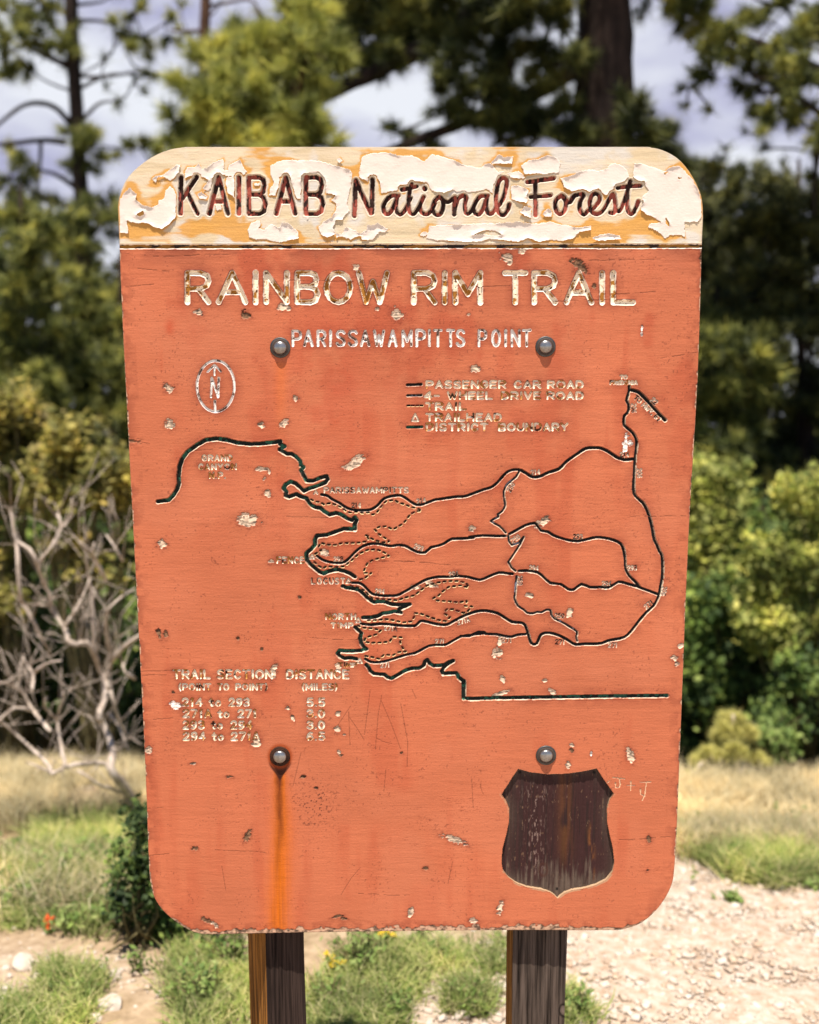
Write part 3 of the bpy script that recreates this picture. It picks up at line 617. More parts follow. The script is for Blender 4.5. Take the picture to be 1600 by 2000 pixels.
weed(700, 1900, 110, 120, 'leafy green weed clump right of the left post', 605, n=260)
weed(460, 1890, 90, 110, 'broad pale green weed clump left of the left post', 606, n=280)
weed(400, 1960, 90, 120, 'sprawling green weed clump at the bottom left of the left post', 607, n=280)
weed(140, 1940, 46, 120, 'low green weed tuft between rocks at lower left', 608, n=160)
weed(860, 1885, 44, 50, 'green weed tuft on the gravel left of the right post', 609, n=110)
weed(925, 1965, 50, 70, 'low weed tuft beside the foot of the right post', 610, n=130)
weed(1125, 1985, 70, 50, 'green weed growing right of the right post', 611, n=130)
weed(1470, 1712, 50, 130, 'wide green weed patch on the gravel at the right', 612, n=260, leaf=0.03)
weed(1360, 1640, 44, 120, 'green weed patch beside the right edge of the sign', 613, n=220, leaf=0.03)
weed(180, 1700, 70, 110, 'grey green weed clump in the tall dry grass at left', 614, n=220, leaf=0.028)
for i, (px, py, hp, wp, lb) in enumerate([(45, 1770, 74, 110, 'pale green weed clump at the left edge, above the bare soil'), (120, 1735, 80, 110, 'green weed clump left of the grey green one in the dry grass'), (225, 1715, 84, 90, 'green weed clump between the dry grass and the low dark bush'), (150, 1812, 60, 120, 'green weed clump beside the orange red flowers'), (30, 1690, 70, 90, 'small green weed clump in the dry grass at the left edge'), (235, 1800, 60, 80, 'light green weed clump at the foot of the low dark bush')]):
    weed(px, py, hp, wp, lb, 630 + i, n=200, leaf=0.026)
for i, (px, py, hp, wp, lb) in enumerate([(1430, 1668, 46, 90, 'green weed patch in front of the dry grass, left of the wide one'), (1550, 1690, 40, 90, 'low green weed patch on the gravel by the right edge'), (1530, 1640, 60, 90, 'green weed clump among the dry grass at the right'), (1590, 1735, 22, 40, 'small weed tuft alone on the gravel at the right edge'), (1430, 1760, 16, 24, 'tiny weed tuft alone on the gravel below the wide weed patch')]):
    weed(px, py, hp, wp, lb, 640 + i, n=130, leaf=0.024)
weed(820, 1838, 40, 46, 'weed tuft just under the sign, right of the yellow flowers', 650, n=100)
weed(640, 1965, 60, 70, 'green weed clump at the bottom right beside the left post', 651, n=150)
weed(780, 1985, 50, 70, 'green weed clump at the bottom edge between the posts', 652, n=130)
weed(990, 1850, 30, 40, 'small weed tuft under the sign left of the right post', 615, n=70)
# ------------------------------------------------------------------ the sign
# All marks are read off the photograph in pixels (or in an enlarged crop's pixels) and carried to the board's own plane.
class Crop:
    def __init__(s, x, y, k): s.x, s.y, s.k = x, y, k
    def __call__(s, pts): return np.array([(s.x + u/s.k, s.y + v/s.k) for u, v in pts])
ID = Crop(0, 0, 1); C1 = Crop(220, 270, 2.6667); C2 = Crop(780, 270, 2.5806); C3 = Crop(220, 680, 2.963); C4 = Crop(740, 680, 2.5)
C5 = Crop(500, 1000, 3.478); C6 = Crop(900, 1000, 3.478); C7 = Crop(260, 1270, 3.2); C8 = Crop(820, 1420, 2.963); T1 = Crop(330, 320, 3.2)
G1 = Crop(670, 325, 4.848); G2 = Crop(1000, 325, 5.714); P7 = Crop(500, 900, 4.444); P8 = Crop(1160, 710, 9.41); Z6 = Crop(600, 1340, 7.273)

def to_board(p):
    dx, dy, dz = ray(np.asarray(p)[..., 0], np.asarray(p)[..., 1]); t = CD/dy
    return np.stack([dx*t, CH + dz*t], -1)
def mpp(p):                                   # metres per photo pixel on the board there
    return float(CD/ray(p[0], p[1])[1]/FPX)

HEADER, TITLE, SUB, LEGEND, ROAD, GREEN, DASH, SCRATCH, CARVED, DIVIDE, NUM, BLUE = range(12)
DEPTH = {HEADER: 5.2, TITLE: 4.0, SUB: 2.3, LEGEND: 2.2, ROAD: 4.0, GREEN: 4.4, DASH: 2.4, SCRATCH: .25, CARVED: 1.0, DIVIDE: 3.4, NUM: 1.5, BLUE: 2.6}
STROKES = []
def st(crop, pts, hw, cls, smooth=0):
    P = crop(pts)
    if smooth: P = smooth_path(P, smooth)
    STROKES.append((P, hw, cls))

# single stroke routed alphabet in a unit box, y down
def arc(cx, cy, rx, ry, a0, a1, n=9): return [(cx + rx*math.cos(math.radians(a)), cy + ry*math.sin(math.radians(a))) for a in np.linspace(a0, a1, n)]
RND = arc(.5, .5, .5, .5, 0, 360, 17)
GL = {'A': [[(0, 1), (.5, 0), (1, 1)], [(.2, .66), (.8, .66)]],
 'B': [[(0, 1), (0, 0), (.62, 0), (.86, .06), (.94, .22), (.86, .4), (.62, .47), (0, .47)], [(.62, .47), (.9, .56), (1, .74), (.9, .93), (.65, 1), (0, 1)]],
 'C': [arc(.52, .5, .5, .5, -38, -322, 13)], 'D': [[(0, 0), (0, 1), (.5, 1), (.86, .86), (1, .6), (1, .4), (.86, .14), (.5, 0), (0, 0)]],
 'E': [[(1, 0), (0, 0), (0, 1), (1, 1)], [(0, .48), (.8, .48)]], 'F': [[(1, 0), (0, 0), (0, 1)], [(0, .48), (.8, .48)]],
 'G': [arc(.52, .5, .5, .5, -38, -330, 13) + [(1, .55), (.62, .55)]], 'H': [[(0, 0), (0, 1)], [(1, 0), (1, 1)], [(0, .48), (1, .48)]], 'I': [[(.5, 0), (.5, 1)]],
 'K': [[(0, 0), (0, 1)], [(1, 0), (0, .66)], [(.34, .42), (1, 1)]], 'L': [[(0, 0), (0, 1), (1, 1)]], 'M': [[(0, 1), (0, 0), (.5, .72), (1, 0), (1, 1)]], 'N': [[(0, 1), (0, 0), (1, 1), (1, 0)]],
 'O': [RND], 'P': [[(0, 1), (0, 0), (.62, 0), (.92, .1), (1, .28), (.92, .46), (.62, .56), (0, .56)]], 'R': [[(0, 1), (0, 0), (.62, 0), (.92, .1), (1, .27), (.92, .44), (.62, .54), (0, .54)], [(.5, .54), (1, 1)]],
 'S': [[(.95, .14), (.78, .02), (.5, 0), (.2, .04), (.04, .2), (.14, .38), (.5, .48), (.86, .6), (.98, .78), (.84, .95), (.5, 1), (.2, .97), (.03, .84)]],
 'T': [[(0, 0), (1, 0)], [(.5, 0), (.5, 1)]], 'U': [[(0, 0), (0, .7), (.15, .93), (.5, 1), (.85, .93), (1, .7), (1, 0)]], 'V': [[(0, 0), (.5, 1), (1, 0)]],
 'W': [[(0, 0), (.26, 1), (.5, .3), (.74, 1), (1, 0)]], 'Y': [[(0, 0), (.5, .5), (1, 0)], [(.5, .5), (.5, 1)]],
 '0': [RND], '1': [[(.2, .2), (.5, 0), (.5, 1)]], '2': [[(.04, .24), (.2, .04), (.5, 0), (.82, .05), (.96, .25), (.85, .45), (0, 1), (1, 1)]],
 '3': [[(.05, .16), (.25, .02), (.55, 0), (.88, .08), (.92, .3), (.75, .45), (.42, .47)], [(.75, .47), (.98, .62), (.96, .86), (.6, 1), (.25, .98), (.02, .82)]],
 '4': [[(.72, 1), (.72, 0), (0, .7), (1, .7)]], '5': [[(.92, 0), (.15, 0), (.06, .46), (.5, .38), (.9, .5), (.98, .74), (.8, .95), (.45, 1), (.04, .88)]],
 '6': [[(.85, .06), (.5, 0), (.15, .25), (.02, .65), (.18, .95), (.5, 1), (.85, .93), (.97, .7), (.82, .48), (.5, .42), (.12, .55)]], '7': [[(0, 0), (1, 0), (.35, 1)]],
 '8': [arc(.5, .24, .42, .24, 0, 360, 11), arc(.5, .73, .5, .27, 0, 360, 11)], '9': [[(.12, .96), (.5, 1), (.85, .75), (.98, .35), (.82, .05), (.5, 0), (.15, .07), (.03, .3), (.18, .52), (.5, .58), (.88, .45)]],
 '.': [[(.5, .97), (.5, 1)]], '-': [[(.05, .55), (.95, .55)]], '(': [[(.9, -.08), (.35, .2), (.2, .5), (.35, .8), (.9, 1.12)]], ')': [[(.1, -.08), (.65, .2), (.8, .5), (.65, .8), (.1, 1.12)]],
 't': [[(.45, .1), (.45, .85), (.62, 1), (.95, .95)], [(.05, .38), (.9, .38)]], 'o': [arc(.5, .68, .45, .32, 0, 360, 13)]}
WID = {'I': .12, '1': .45, '.': .12, '(': .3, ')': .3, 'M': 1.1, 'W': 1.2, 'O': 1.0, 't': .7, ' ': .5, 'L': .75, 'E': .75, 'F': .75, 'S': .8, '-': .5}
def text(crop, s, x0, x1, y0, y1, hw, cls, gap=.42, rot=None, jit=0.0):
    ws = [WID.get(c, .85) for c in s]; tot = sum(ws) + gap*(len(s) - 1); k = (x1 - x0)/tot; x = x0
    for c, w in zip(s, ws):
        for pl in GL.get(c, []):
            P = np.array([(x + u*w*k, y0 + v*(y1 - y0)) for u, v in pl])
            if rot is not None:
                a = math.radians(rot); cx, cy = (x0+x1)/2, (y0+y1)/2; d = P - (cx, cy)
                P = np.stack([cx + d[:, 0]*math.cos(a) - d[:, 1]*math.sin(a), cy + d[:, 0]*math.sin(a) + d[:, 1]*math.cos(a)], -1)
            st(crop, P, hw, cls)
        x += (w + gap)*k
def letter(crop, c, x0, x1, y0, y1, hw, cls):
    for pl in GL[c]: st(crop, [(x0 + u*(x1-x0), y0 + v*(y1-y0)) for u, v in pl], hw, cls)

# header
for c, a, b in (('A', 252, 368), ('I', 437, 437), ('B', 500, 602), ('A', 672, 788), ('B', 856, 962)): letter(T1, c, a, b, 84, 312, 5.2, HEADER)
st(T1, [(76, 84), (72, 312)], 5.2, HEADER); st(T1, [(172, 82), (84, 216)], 5.2, HEADER); st(T1, [(112, 178), (178, 312)], 5.0, HEADER)
h = 5.4
st(G1, [(122, 132), (108, 470)], h, HEADER); st(G1, [(122, 132), (180, 270), (262, 440)], h, HEADER); st(G1, [(280, 122), (274, 440)], h, HEADER)
for q in ([(525, 275), (470, 275), (420, 310), (385, 370), (390, 430), (425, 450), (460, 420), (495, 350), (512, 290), (502, 380), (515, 440), (550, 450), (595, 405), (640, 300)],
          [(650, 165), (632, 240), (622, 340), (632, 430), (670, 450), (710, 400), (765, 290), (730, 370), (740, 430), (790, 452), (835, 420), (870, 350)],
          [(560, 217), (630, 205), (695, 188)], [(910, 285), (870, 330), (850, 400), (870, 450), (915, 458), (945, 410), (950, 340), (930, 295), (910, 285), (955, 320), (1000, 335), (1060, 290)],
          [(1060, 290), (1055, 380), (1055, 455)], [(1060, 400), (1090, 310), (1140, 275), (1165, 300), (1155, 380), (1165, 440), (1200, 440), (1240, 385)],
          [(1370, 280), (1310, 280), (1270, 320), (1240, 390), (1250, 440), (1290, 452), (1330, 400), (1365, 295), (1355, 380), (1375, 440), (1410, 445), (1450, 400)],
          [(1450, 395), (1505, 330), (1540, 230), (1552, 140), (1525, 108), (1480, 140), (1455, 250), (1455, 370), (1480, 440), (1525, 458), (1565, 410), (1575, 360)]):
    st(G1, q, h*.92, HEADER, 4)
st(G1, [(774, 208), (777, 214)], h, HEADER)
st(G2, [(175, 173), (300, 155), (465, 132)], h, HEADER); st(G2, [(264, 180), (266, 545)], h, HEADER); st(G2, [(212, 338), (300, 333), (430, 322)], h*.9, HEADER)
for q in ([(555, 325), (500, 370), (485, 440), (505, 510), (550, 530), (595, 480), (605, 400), (580, 340), (555, 325), (600, 372), (650, 400), (700, 325), (800, 312), (765, 400), (760, 490), (805, 535), (860, 490), (920, 460), (975, 390), (975, 325), (930, 300), (885, 340), (872, 430), (900, 510), (960, 530), (1030, 480), (1090, 370), (1132, 305), (1150, 380), (1158, 460), (1140, 515), (1100, 515)],
          [(1155, 480), (1210, 490), (1260, 380), (1300, 260)], [(1325, 165), (1297, 280), (1287, 400), (1297, 490), (1340, 530), (1385, 470), (1412, 395)], [(1185, 237), (1300, 222), (1435, 214)]):
    st(G2, q, h*.92, HEADER, 4)
st(ID, [(228, 481.5), (1378, 480.5)], 4.6, DIVIDE)
# title
for c, a, b in (('R', 390, 500), ('A', 553, 692), ('I', 745, 745), ('N', 800, 908), ('B', 962, 1068), ('O', 1114, 1238), ('W', 1282, 1430)): letter(C1, c, a, b, 702, 854, 4.6, TITLE)
for c, a, b in (('R', 74, 178), ('I', 229, 229), ('M', 282, 408), ('T', 532, 636), ('R', 680, 786), ('A', 842, 968), ('I', 1022, 1022), ('L', 1078, 1178)): letter(C2, c, a, b, 679, 828, 4.6, TITLE)
for c, a, b in (('P', 939, 980), ('A', 1000, 1040), ('R', 1070, 1106), ('I', 1135, 1135), ('S', 1168, 1208), ('S', 1231, 1272), ('A', 1296, 1336), ('W', 1364, 1412), ('A', 1440, 1478), ('M', 1512, 1556)): letter(C1, c, a, b, 1004, 1080, 2.3, SUB)
for c, a, b in (('P', 88, 128), ('I', 152, 152), ('T', 178, 212), ('T', 243, 274), ('S', 291, 327), ('P', 402, 437), ('O', 470, 506), ('I', 536, 536), ('N', 568, 605), ('T', 625, 660)): letter(C2, c, a, b, 968, 1046, 2.3, SUB)
# north arrow
st(C3, arc(597, 220, 108, 148, 0, 360, 40), 2.1, SUB); st(C3, [(590, 97), (590, 155)], 1.7, SUB); st(C3, [(551, 136), (590, 97), (627, 135)], 1.7, SUB); st(C3, [(592, 305), (594, 366)], 2.0, SUB)
for q in ([(570, 282), (574, 172)], [(574, 172), (610, 282)], [(611, 282), (615, 172)]): st(C3, q, 1.9, SUB)
# legend
for s_, a, b, y in (('PASSENGER', 234, 618, 0), ('CAR', 664, 788, 0), ('ROAD', 827, 996, 0), ('4', 224, 258, 1), ('-', 272, 294, 1), ('WHEEL', 338, 552, 1), ('DRIVE', 601, 787, 1), ('ROAD', 824, 996, 1), ('TRAIL', 232, 424, 2), ('TRAILHEAD', 233, 596, 3), ('DISTRICT', 234, 530, 4), ('BOUNDARY', 588, 920, 4)):
    y0 = (161, 215, 268, 321, 369)[y]; text(C4, s_, a, b, y0, y0 + 32, 2.0, LEGEND)
st(C4, [(140, 180), (207, 177)], 3.0, ROAD); st(C4, [(140, 232), (207, 230)], 2.8, BLUE); st(C4, [(140, 387), (210, 385)], 3.2, GREEN)
for i in range(4): st(C4, [(140 + 21*i, 281), (151 + 21*i, 281)], 1.9, DASH)
st(C4, [(162, 355), (178, 322), (194, 355), (162, 355)], 1.9, NUM)
# names
for cr_, s_, a, b, y0, y1, w_ in ((C3, 'GRAND', 519, 690, 620, 650, 1.5), (C3, 'CANYON', 500, 715, 671, 701, 1.5), (C3, 'N.P.', 562, 652, 720, 752, 1.5), (C5, 'FENCE', 144, 326, 308, 346, 1.6), (C5, 'NORTH', 476, 676, 693, 728, 1.5), (C5, 'TIMP', 512, 658, 755, 786, 1.5), (C5, 'TIMP', 563, 682, 1026, 1052, 1.4)):
    text(cr_, s_, a, b, y0, y1, w_, LEGEND, .5)
text(P7, 'PARISSAWAMPITTS', 594, 1322, 233, 276, 1.4, NUM, .45); text(C5, 'LOCUST', 380, 602, 450, 488, 1.4, NUM, .6)
text(P8, 'TO', 488, 614, 220, 275, 1.5, NUM, .3); text(P8, 'FREDONIA', 304, 796, 318, 380, 1.5, LEGEND, .4)
for s_, a, b in (('TRAIL', 254, 478), ('SECTION', 530, 868), ('DISTANCE', 963, 1346)): text(C7, s_, a, b, 126, 174, 2.1, LEGEND)
for s_, a, b in (('(POINT', 288, 484), ('TO', 532, 596), ('POINT)', 644, 838), ('(MILES)', 1058, 1274)): text(C7, s_, a, b, 211, 247, 1.6, LEGEND)
for y, row in enumerate(((('214', 310, 430), ('to', 478, 546), ('293', 602, 724), ('5.5', 1090, 1196)), (('271A', 315, 485), ('to', 532, 598), ('271', 658, 770), ('3.0', 1090, 1194)),
                         (('293', 315, 442), ('to', 492, 556), ('294', 614, 742), ('3.0', 1090, 1194)), (('294', 316, 448), ('to', 496, 562), ('271A', 616, 786), ('6.5', 1090, 1196)))):
    for s_, a, b in row: text(C7, s_, a, b, 302 + 71*y, 347 + 71*y, 2.0, LEGEND, .45)
# boundary (green), roads (black), tracks and trails
gr1 = list(C3([(262, 888), (325, 880), (350, 855), (372, 820), (384, 785), (382, 745), (387, 690), (402, 645), (432, 602), (490, 560), (540, 532), (600, 524), (660, 532), (720, 548), (800, 556), (870, 553), (930, 546), (970, 540), (970, 556), (995, 570), (968, 588), (1008, 612), (1035, 612), (1060, 628), (1085, 655), (1090, 680), (1104, 690), (1092, 708), (1107, 740), (1122, 768), (1160, 770), (1200, 752), (1238, 742), (1246, 760), (1232, 778), (1180, 800), (1140, 812), (1106, 828), (1085, 808), (1060, 785), (1030, 774), (1002, 790), (990, 812), (1004, 832), (1003, 855), (1020, 862), (1062, 846), (1090, 860), (1122, 870), (1135, 892), (1152, 912), (1175, 922), (1202, 926), (1225, 946), (1255, 965), (1292, 955), (1322, 963), (1356, 987), (1386, 997), (1402, 980), (1412, 996), (1402, 1020), (1403, 1050), (1340, 1046), (1300, 1060), (1240, 1082), (1182, 1087), (1172, 1110), (1172, 1140), (1150, 1165), (1130, 1180)])) \
    + list(C5([(343, 285), (347, 330), (367, 355), (402, 385), (432, 410), (462, 420), (490, 406), (525, 396), (560, 394), (600, 404), (640, 420), (672, 442)]))
st(ID, gr1, 4.6, GREEN)
for q in ([(590, 505), (612, 516), (652, 520), (692, 530), (716, 545), (742, 570), (762, 590), (800, 614), (840, 610), (882, 615), (920, 628), (962, 632), (1012, 630), (1045, 628), (1010, 645), (974, 660), (972, 676), (985, 686), (940, 676), (900, 686), (862, 690), (830, 708), (782, 718), (728, 720)],
          [(676, 785), (696, 805), (716, 825), (708, 860), (716, 895), (732, 918), (752, 932), (720, 942), (660, 946), (610, 946), (570, 942), (556, 962), (568, 982), (602, 996), (640, 992), (682, 1000)],
          [(750, 1040), (766, 1060), (776, 1082), (802, 1100), (842, 1104), (872, 1106), (896, 1126), (922, 1132), (952, 1115), (987, 1095), (1022, 1076), (1062, 1064), (1112, 1062), (1140, 1046), (1150, 1016), (1164, 1006), (1182, 1032), (1206, 1046), (1242, 1045), (1282, 1040), (1312, 1022), (1340, 1012), (1308, 1034), (1278, 1058), (1264, 1082), (1272, 1100), (1312, 1096), (1360, 1096), (1370, 1108), (1378, 1128), (1398, 1142), (1414, 1150), (1412, 1248)]):
    st(C5, q, 4.4, GREEN)
st(C6, [(18, 1160), (20, 1268), (60, 1270), (200, 1266), (600, 1259), (1000, 1253), (1402, 1249)], 4.3, GREEN)
rd = 3.15
st(ID, smooth_path(np.vstack([P7([(570, 295), (620, 305), (660, 335), (720, 365), (770, 400), (820, 422), (880, 430), (960, 430), (1010, 420), (1060, 385), (1100, 340), (1140, 318), (1200, 305), (1250, 302), (1300, 325), (1340, 355), (1390, 382), (1440, 382), (1500, 360), (1560, 338)]), C4([(300, 738), (370, 727), (420, 724), (470, 707), (510, 692), (550, 680), (582, 655), (620, 612), (650, 596), (684, 593)])]), 3), rd, ROAD)
st(C4, [(694, 597), (722, 613), (752, 630), (790, 626), (830, 607), (880, 590), (920, 552), (970, 517), (1010, 491), (1050, 487), (1090, 491), (1130, 512), (1165, 535), (1200, 545), (1250, 541)], rd + .4, ROAD, 3)
loop = np.vstack([P8([(650, 420), (655, 470), (640, 560), (606, 680), (640, 760), (645, 850), (620, 910), (570, 960), (556, 1010), (556, 1110), (572, 1150), (640, 1210), (720, 1280), (770, 1370), (790, 1450), (782, 1560), (768, 1700), (752, 1850)]), C4([(1249, 600), (1245, 690), (1256, 726), (1290, 756), (1314, 800), (1330, 855)]),
        C6([(1290, 60), (1305, 130), (1316, 190), (1336, 230), (1352, 270), (1368, 300), (1372, 370), (1370, 450), (1358, 510), (1350, 560), (1335, 600), (1310, 640), (1260, 685), (1210, 745), (1160, 810), (1110, 853), (1050, 866), (1000, 876), (960, 893), (900, 898), (840, 897), (782, 902), (740, 880), (690, 850), (630, 828), (580, 822), (546, 835), (532, 865), (518, 895), (492, 900), (475, 885), (464, 850), (446, 790), (430, 762), (400, 752), (350, 748), (300, 720), (250, 690), (190, 675), (140, 672), (80, 685)]),
        C5([(1400, 713), (1340, 745), (1300, 766), (1250, 767), (1190, 755), (1130, 741), (1108, 752), (1080, 775), (1020, 775), (960, 772), (900, 765), (840, 762), (780, 768), (716, 761)])])
st(ID, smooth_path(loop, 2), rd + .3, ROAD)
st(P8, [(680, 490), (790, 515), (870, 570), (950, 650), (1050, 760), (1160, 880), (1250, 980), (1310, 1045)], 4.0, ROAD, 2)
st(ID, smooth_path(np.vstack([C5([(745, 1000), (780, 1020), (840, 1022), (900, 1010), (960, 990), (1020, 972), (1080, 960), (1130, 935), (1180, 910), (1240, 905), (1290, 903), (1340, 875), (1400, 845), (1450, 845), (1510, 817), (1560, 825)]), C6([(0, 845), (50, 840), (80, 838), (120, 818), (170, 830), (240, 832), (300, 845), (350, 848), (390, 835), (450, 832)])]), 2), 3.0, ROAD)
st(ID, smooth_path(np.vstack([C5([(415, 300), (450, 325), (500, 342), (560, 348), (600, 342), (640, 310), (680, 268), (730, 232), (790, 216), (850, 220), (910, 233), (960, 227), (1010, 230), (1050, 250), (1100, 274), (1150, 276), (1190, 242), (1240, 230), (1280, 215), (1330, 184), (1400, 182), (1480, 175)]), C6([(60, 172), (150, 161), (240, 165), (304, 164)])]), 2), 3.1, ROAD)
st(C6, [(332, 150), (380, 125), (440, 92), (500, 77), (520, 92), (546, 128), (590, 135), (630, 160), (680, 178), (740, 194), (800, 199), (860, 186), (920, 173), (980, 178), (1040, 192), (1090, 220), (1110, 270), (1118, 340), (1122, 390), (1150, 440), (1190, 478), (1214, 508)], rd, ROAD, 2)
st(ID, smooth_path(np.vstack([C5([(655, 482), (700, 484), (730, 500), (760, 530), (790, 558), (840, 568), (900, 571), (960, 568), (1000, 548), (1050, 520), (1110, 485), (1170, 456), (1240, 442), (1310, 442), (1380, 437)]), C6([(60, 445), (130, 463), (190, 440), (260, 413), (310, 418), (352, 422)])]), 2), 3.1, ROAD)
st(C6, [(397, 402), (450, 400), (520, 411), (560, 440), (610, 484), (680, 492), (730, 526), (770, 528), (820, 492), (880, 513), (950, 512), (1010, 514), (1070, 477), (1130, 488), (1215, 514), (1340, 560)], rd, ROAD, 2)
st(C4, [(686, 602), (670, 630), (630, 662), (611, 700), (613, 740), (617, 770), (605, 795), (582, 812), (584, 825), (547, 845), (590, 870), (620, 902)], 2.6, BLUE, 2)
st(C4, [(633, 918), (636, 945), (650, 962), (685, 950), (708, 922), (690, 960), (650, 1020), (633, 1045), (650, 1075), (668, 1088)], 2.6, BLUE)
st(C6, [(380, 437), (375, 500), (370, 560), (366, 590), (390, 640), (430, 665), (450, 685), (490, 690), (520, 680), (550, 682), (582, 666), (610, 670), (616, 700), (640, 728), (680, 745), (740, 780), (790, 815), (785, 850), (792, 878)], 2.6, BLUE, 2)
def dashes(P, hw=2.2, on=4.0, off=7.7):
    P = np.asarray(P); seg = np.linalg.norm(np.diff(P, axis=0), axis=1); L = np.concatenate([[0], np.cumsum(seg)]); s = 1.0
    f = lambda q: np.array([np.interp(q, L, P[:, 0]), np.interp(q, L, P[:, 1])])
    while s + on < L[-1]:
        STROKES.append((np.array([f(s), f(s + on/2), f(s + on)]), hw, DASH)); s += on + off
dashes(np.vstack([P7([(475, 335), (510, 355), (560, 360), (590, 380), (650, 368), (700, 385), (750, 410), (790, 445), (830, 452), (870, 445), (930, 455), (980, 450), (1015, 470), (1050, 450), (1090, 395), (1130, 352), (1180, 345), (1210, 345), (1240, 365), (1290, 378), (1340, 400), (1400, 415), (1440, 435), (1390, 440), (1340, 465), (1310, 510), (1280, 545), (1230, 575), (1190, 598), (1130, 570), (1070, 575), (1030, 595), (1060, 630), (1100, 660), (1150, 690)]),
    C5([(905, 205), (860, 208), (800, 190), (745, 157), (765, 182), (755, 200), (700, 210), (640, 212), (590, 212), (540, 225), (480, 222), (440, 210), (425, 240), (445, 260), (420, 275), (395, 290)])]))
dashes(C5([(395, 340), (430, 370), (455, 385), (480, 370), (540, 375), (600, 370), (650, 330), (700, 285), (760, 258), (820, 255), (870, 275), (905, 298), (860, 310), (800, 325), (760, 345), (740, 385), (730, 415), (785, 415), (740, 450), (690, 465), (670, 470)]))
dashes(C5([(640, 502), (700, 517), (740, 537), (770, 572), (790, 587), (850, 592), (920, 598), (960, 602), (1010, 584), (1080, 567), (1110, 540), (1160, 502), (1230, 482), (1300, 470), (1380, 470), (1430, 485), (1445, 515), (1390, 500), (1310, 510), (1270, 540), (1240, 570), (1205, 587), (1230, 602), (1300, 607), (1380, 615), (1435, 605), (1420, 640), (1470, 642), (1440, 675), (1410, 687), (1340, 662), (1295, 662), (1280, 690), (1320, 717), (1290, 743), (1240, 735), (1180, 715), (1120, 692), (1080, 688), (1075, 715), (1060, 745), (1000, 752), (940, 737), (880, 729), (820, 736), (720, 742)]))
dashes(C5([(690, 772), (730, 787), (790, 792), (850, 805), (820, 832), (745, 855), (735, 882), (780, 890), (860, 888), (910, 880), (930, 848), (990, 853), (980, 885), (1000, 930), (1020, 950), (970, 952), (930, 975), (870, 970), (840, 1000), (790, 987), (720, 975)]))
for x, y, w_ in ((382, 305, 15), (628, 470, 16), (695, 737, 17), (706, 1012, 17)): st(C5, [(x - w_, y + w_*.8), (x, y - w_), (x + w_, y + w_*.8), (x - w_, y + w_*.8)], 1.4, NUM)
st(P7, [(505, 288), (520, 262), (535, 288)], 1.6, NUM)
for s_, x, y, r in (('214', 696, 987, 0), ('214', 823, 978, -8), ('214', 1046, 922, -5), ('214', 1220, 888, 0), ('250', 998, 952, -60), ('206', 1238.5, 797, 90), ('206', 1249.5, 924, 90), ('293', 818, 1069, 22), ('293', 661, 1092, 0), ('250', 1007, 1052, -33), ('293', 1129, 1048, 0), ('293', 1235, 1109, 0), ('294', 1043, 1109, 5), ('294', 1185, 1140, 3),
                   ('250', 1016, 1134, 90), ('250', 1093, 1203, 3), ('271', 1267, 1181, -38), ('206', 1297.5, 1155, 100), ('271', 1094, 1254, 3), ('271', 1197, 1260, 0), ('271', 990, 1251, 0), ('294', 886, 1121, -6), ('294', 742, 1155, 5), ('271A', 763, 1227, 5), ('271A', 905, 1213, -16), ('271', 859, 1253, 0), ('271', 752, 1299, -3)):
    wd = 8.6 if len(s_) == 3 else 12; text(ID, s_, x - wd, x + wd, y - 4.3, y + 4.3, 1.0, NUM, .45, r)
text(ID, '22', 1272, 1284, 779, 788, 1.4, NUM, .3, 45); text(ID, 'TO HWY. 67', 1232, 1299, 794, 802, 1.4, NUM, .25, 43)
# carved and scratched by visitors
for q in ([(1118, 292), (1185, 300)], [(1155, 300), (1160, 330), (1156, 348), (1135, 352), (1132, 322)], [(1200, 338), (1245, 338)], [(1222, 315), (1222, 367)], [(1275, 320), (1338, 318)], [(1312, 320), (1302, 400), (1278, 388), (1277, 358)], [(1298, 400), (1288, 424)], [(1085, 322), (1098, 312)]): st(C8, q, 1.35, CARVED)
for q in ([(590, 370), (610, 840)], [(590, 430), (700, 590), (810, 765)], [(895, 60), (850, 420), (815, 690)], [(1060, 130), (1010, 400), (970, 900)], [(1050, 205), (1200, 550), (1330, 900)], [(985, 740), (1080, 790), (1200, 820)], [(1490, 50), (1550, 180)], [(1330, 250), (1430, 800), (1420, 1150)], [(1120, 1180), (1090, 1500)]): st(Z6, q, .75, SCRATCH)
for q in ([(1005, 1046), (1160, 1015)], [(1175, 1070), (1270, 1045)]): pass
for q in ([(1360, 350), (1280, 470), (1258, 530)], [(1420, 1360), (1360, 1430), (1300, 1530)], [(555, 1350), (580, 1500)], [(1050, 640), (1000, 850)]): st(C7, q, .7, SCRATCH)
for q in ([(355, 310), (352, 350), (368, 390)], [(300, 300), (310, 470)], [(190, 780), (165, 900)]): st(C8, q, .7, SCRATCH)
def crack(x0, y0, x1, y1, seed):
    r = np.random.default_rng(seed); n = max(4, int(abs(x1 - x0)/9)); f = np.linspace(0, 1, n)
    P = np.stack([x0 + (x1 - x0)*f, y0 + (y1 - y0)*f + np.cumsum(r.normal(size=n))*.55], -1); k = 0
    while k < n - 1:
        m = k + int(r.integers(1, 4)); STROKES.append((P[k:m + 1], .55 + .7*r.random(), SCRATCH)); k = m + int(r.integers(0, 2))
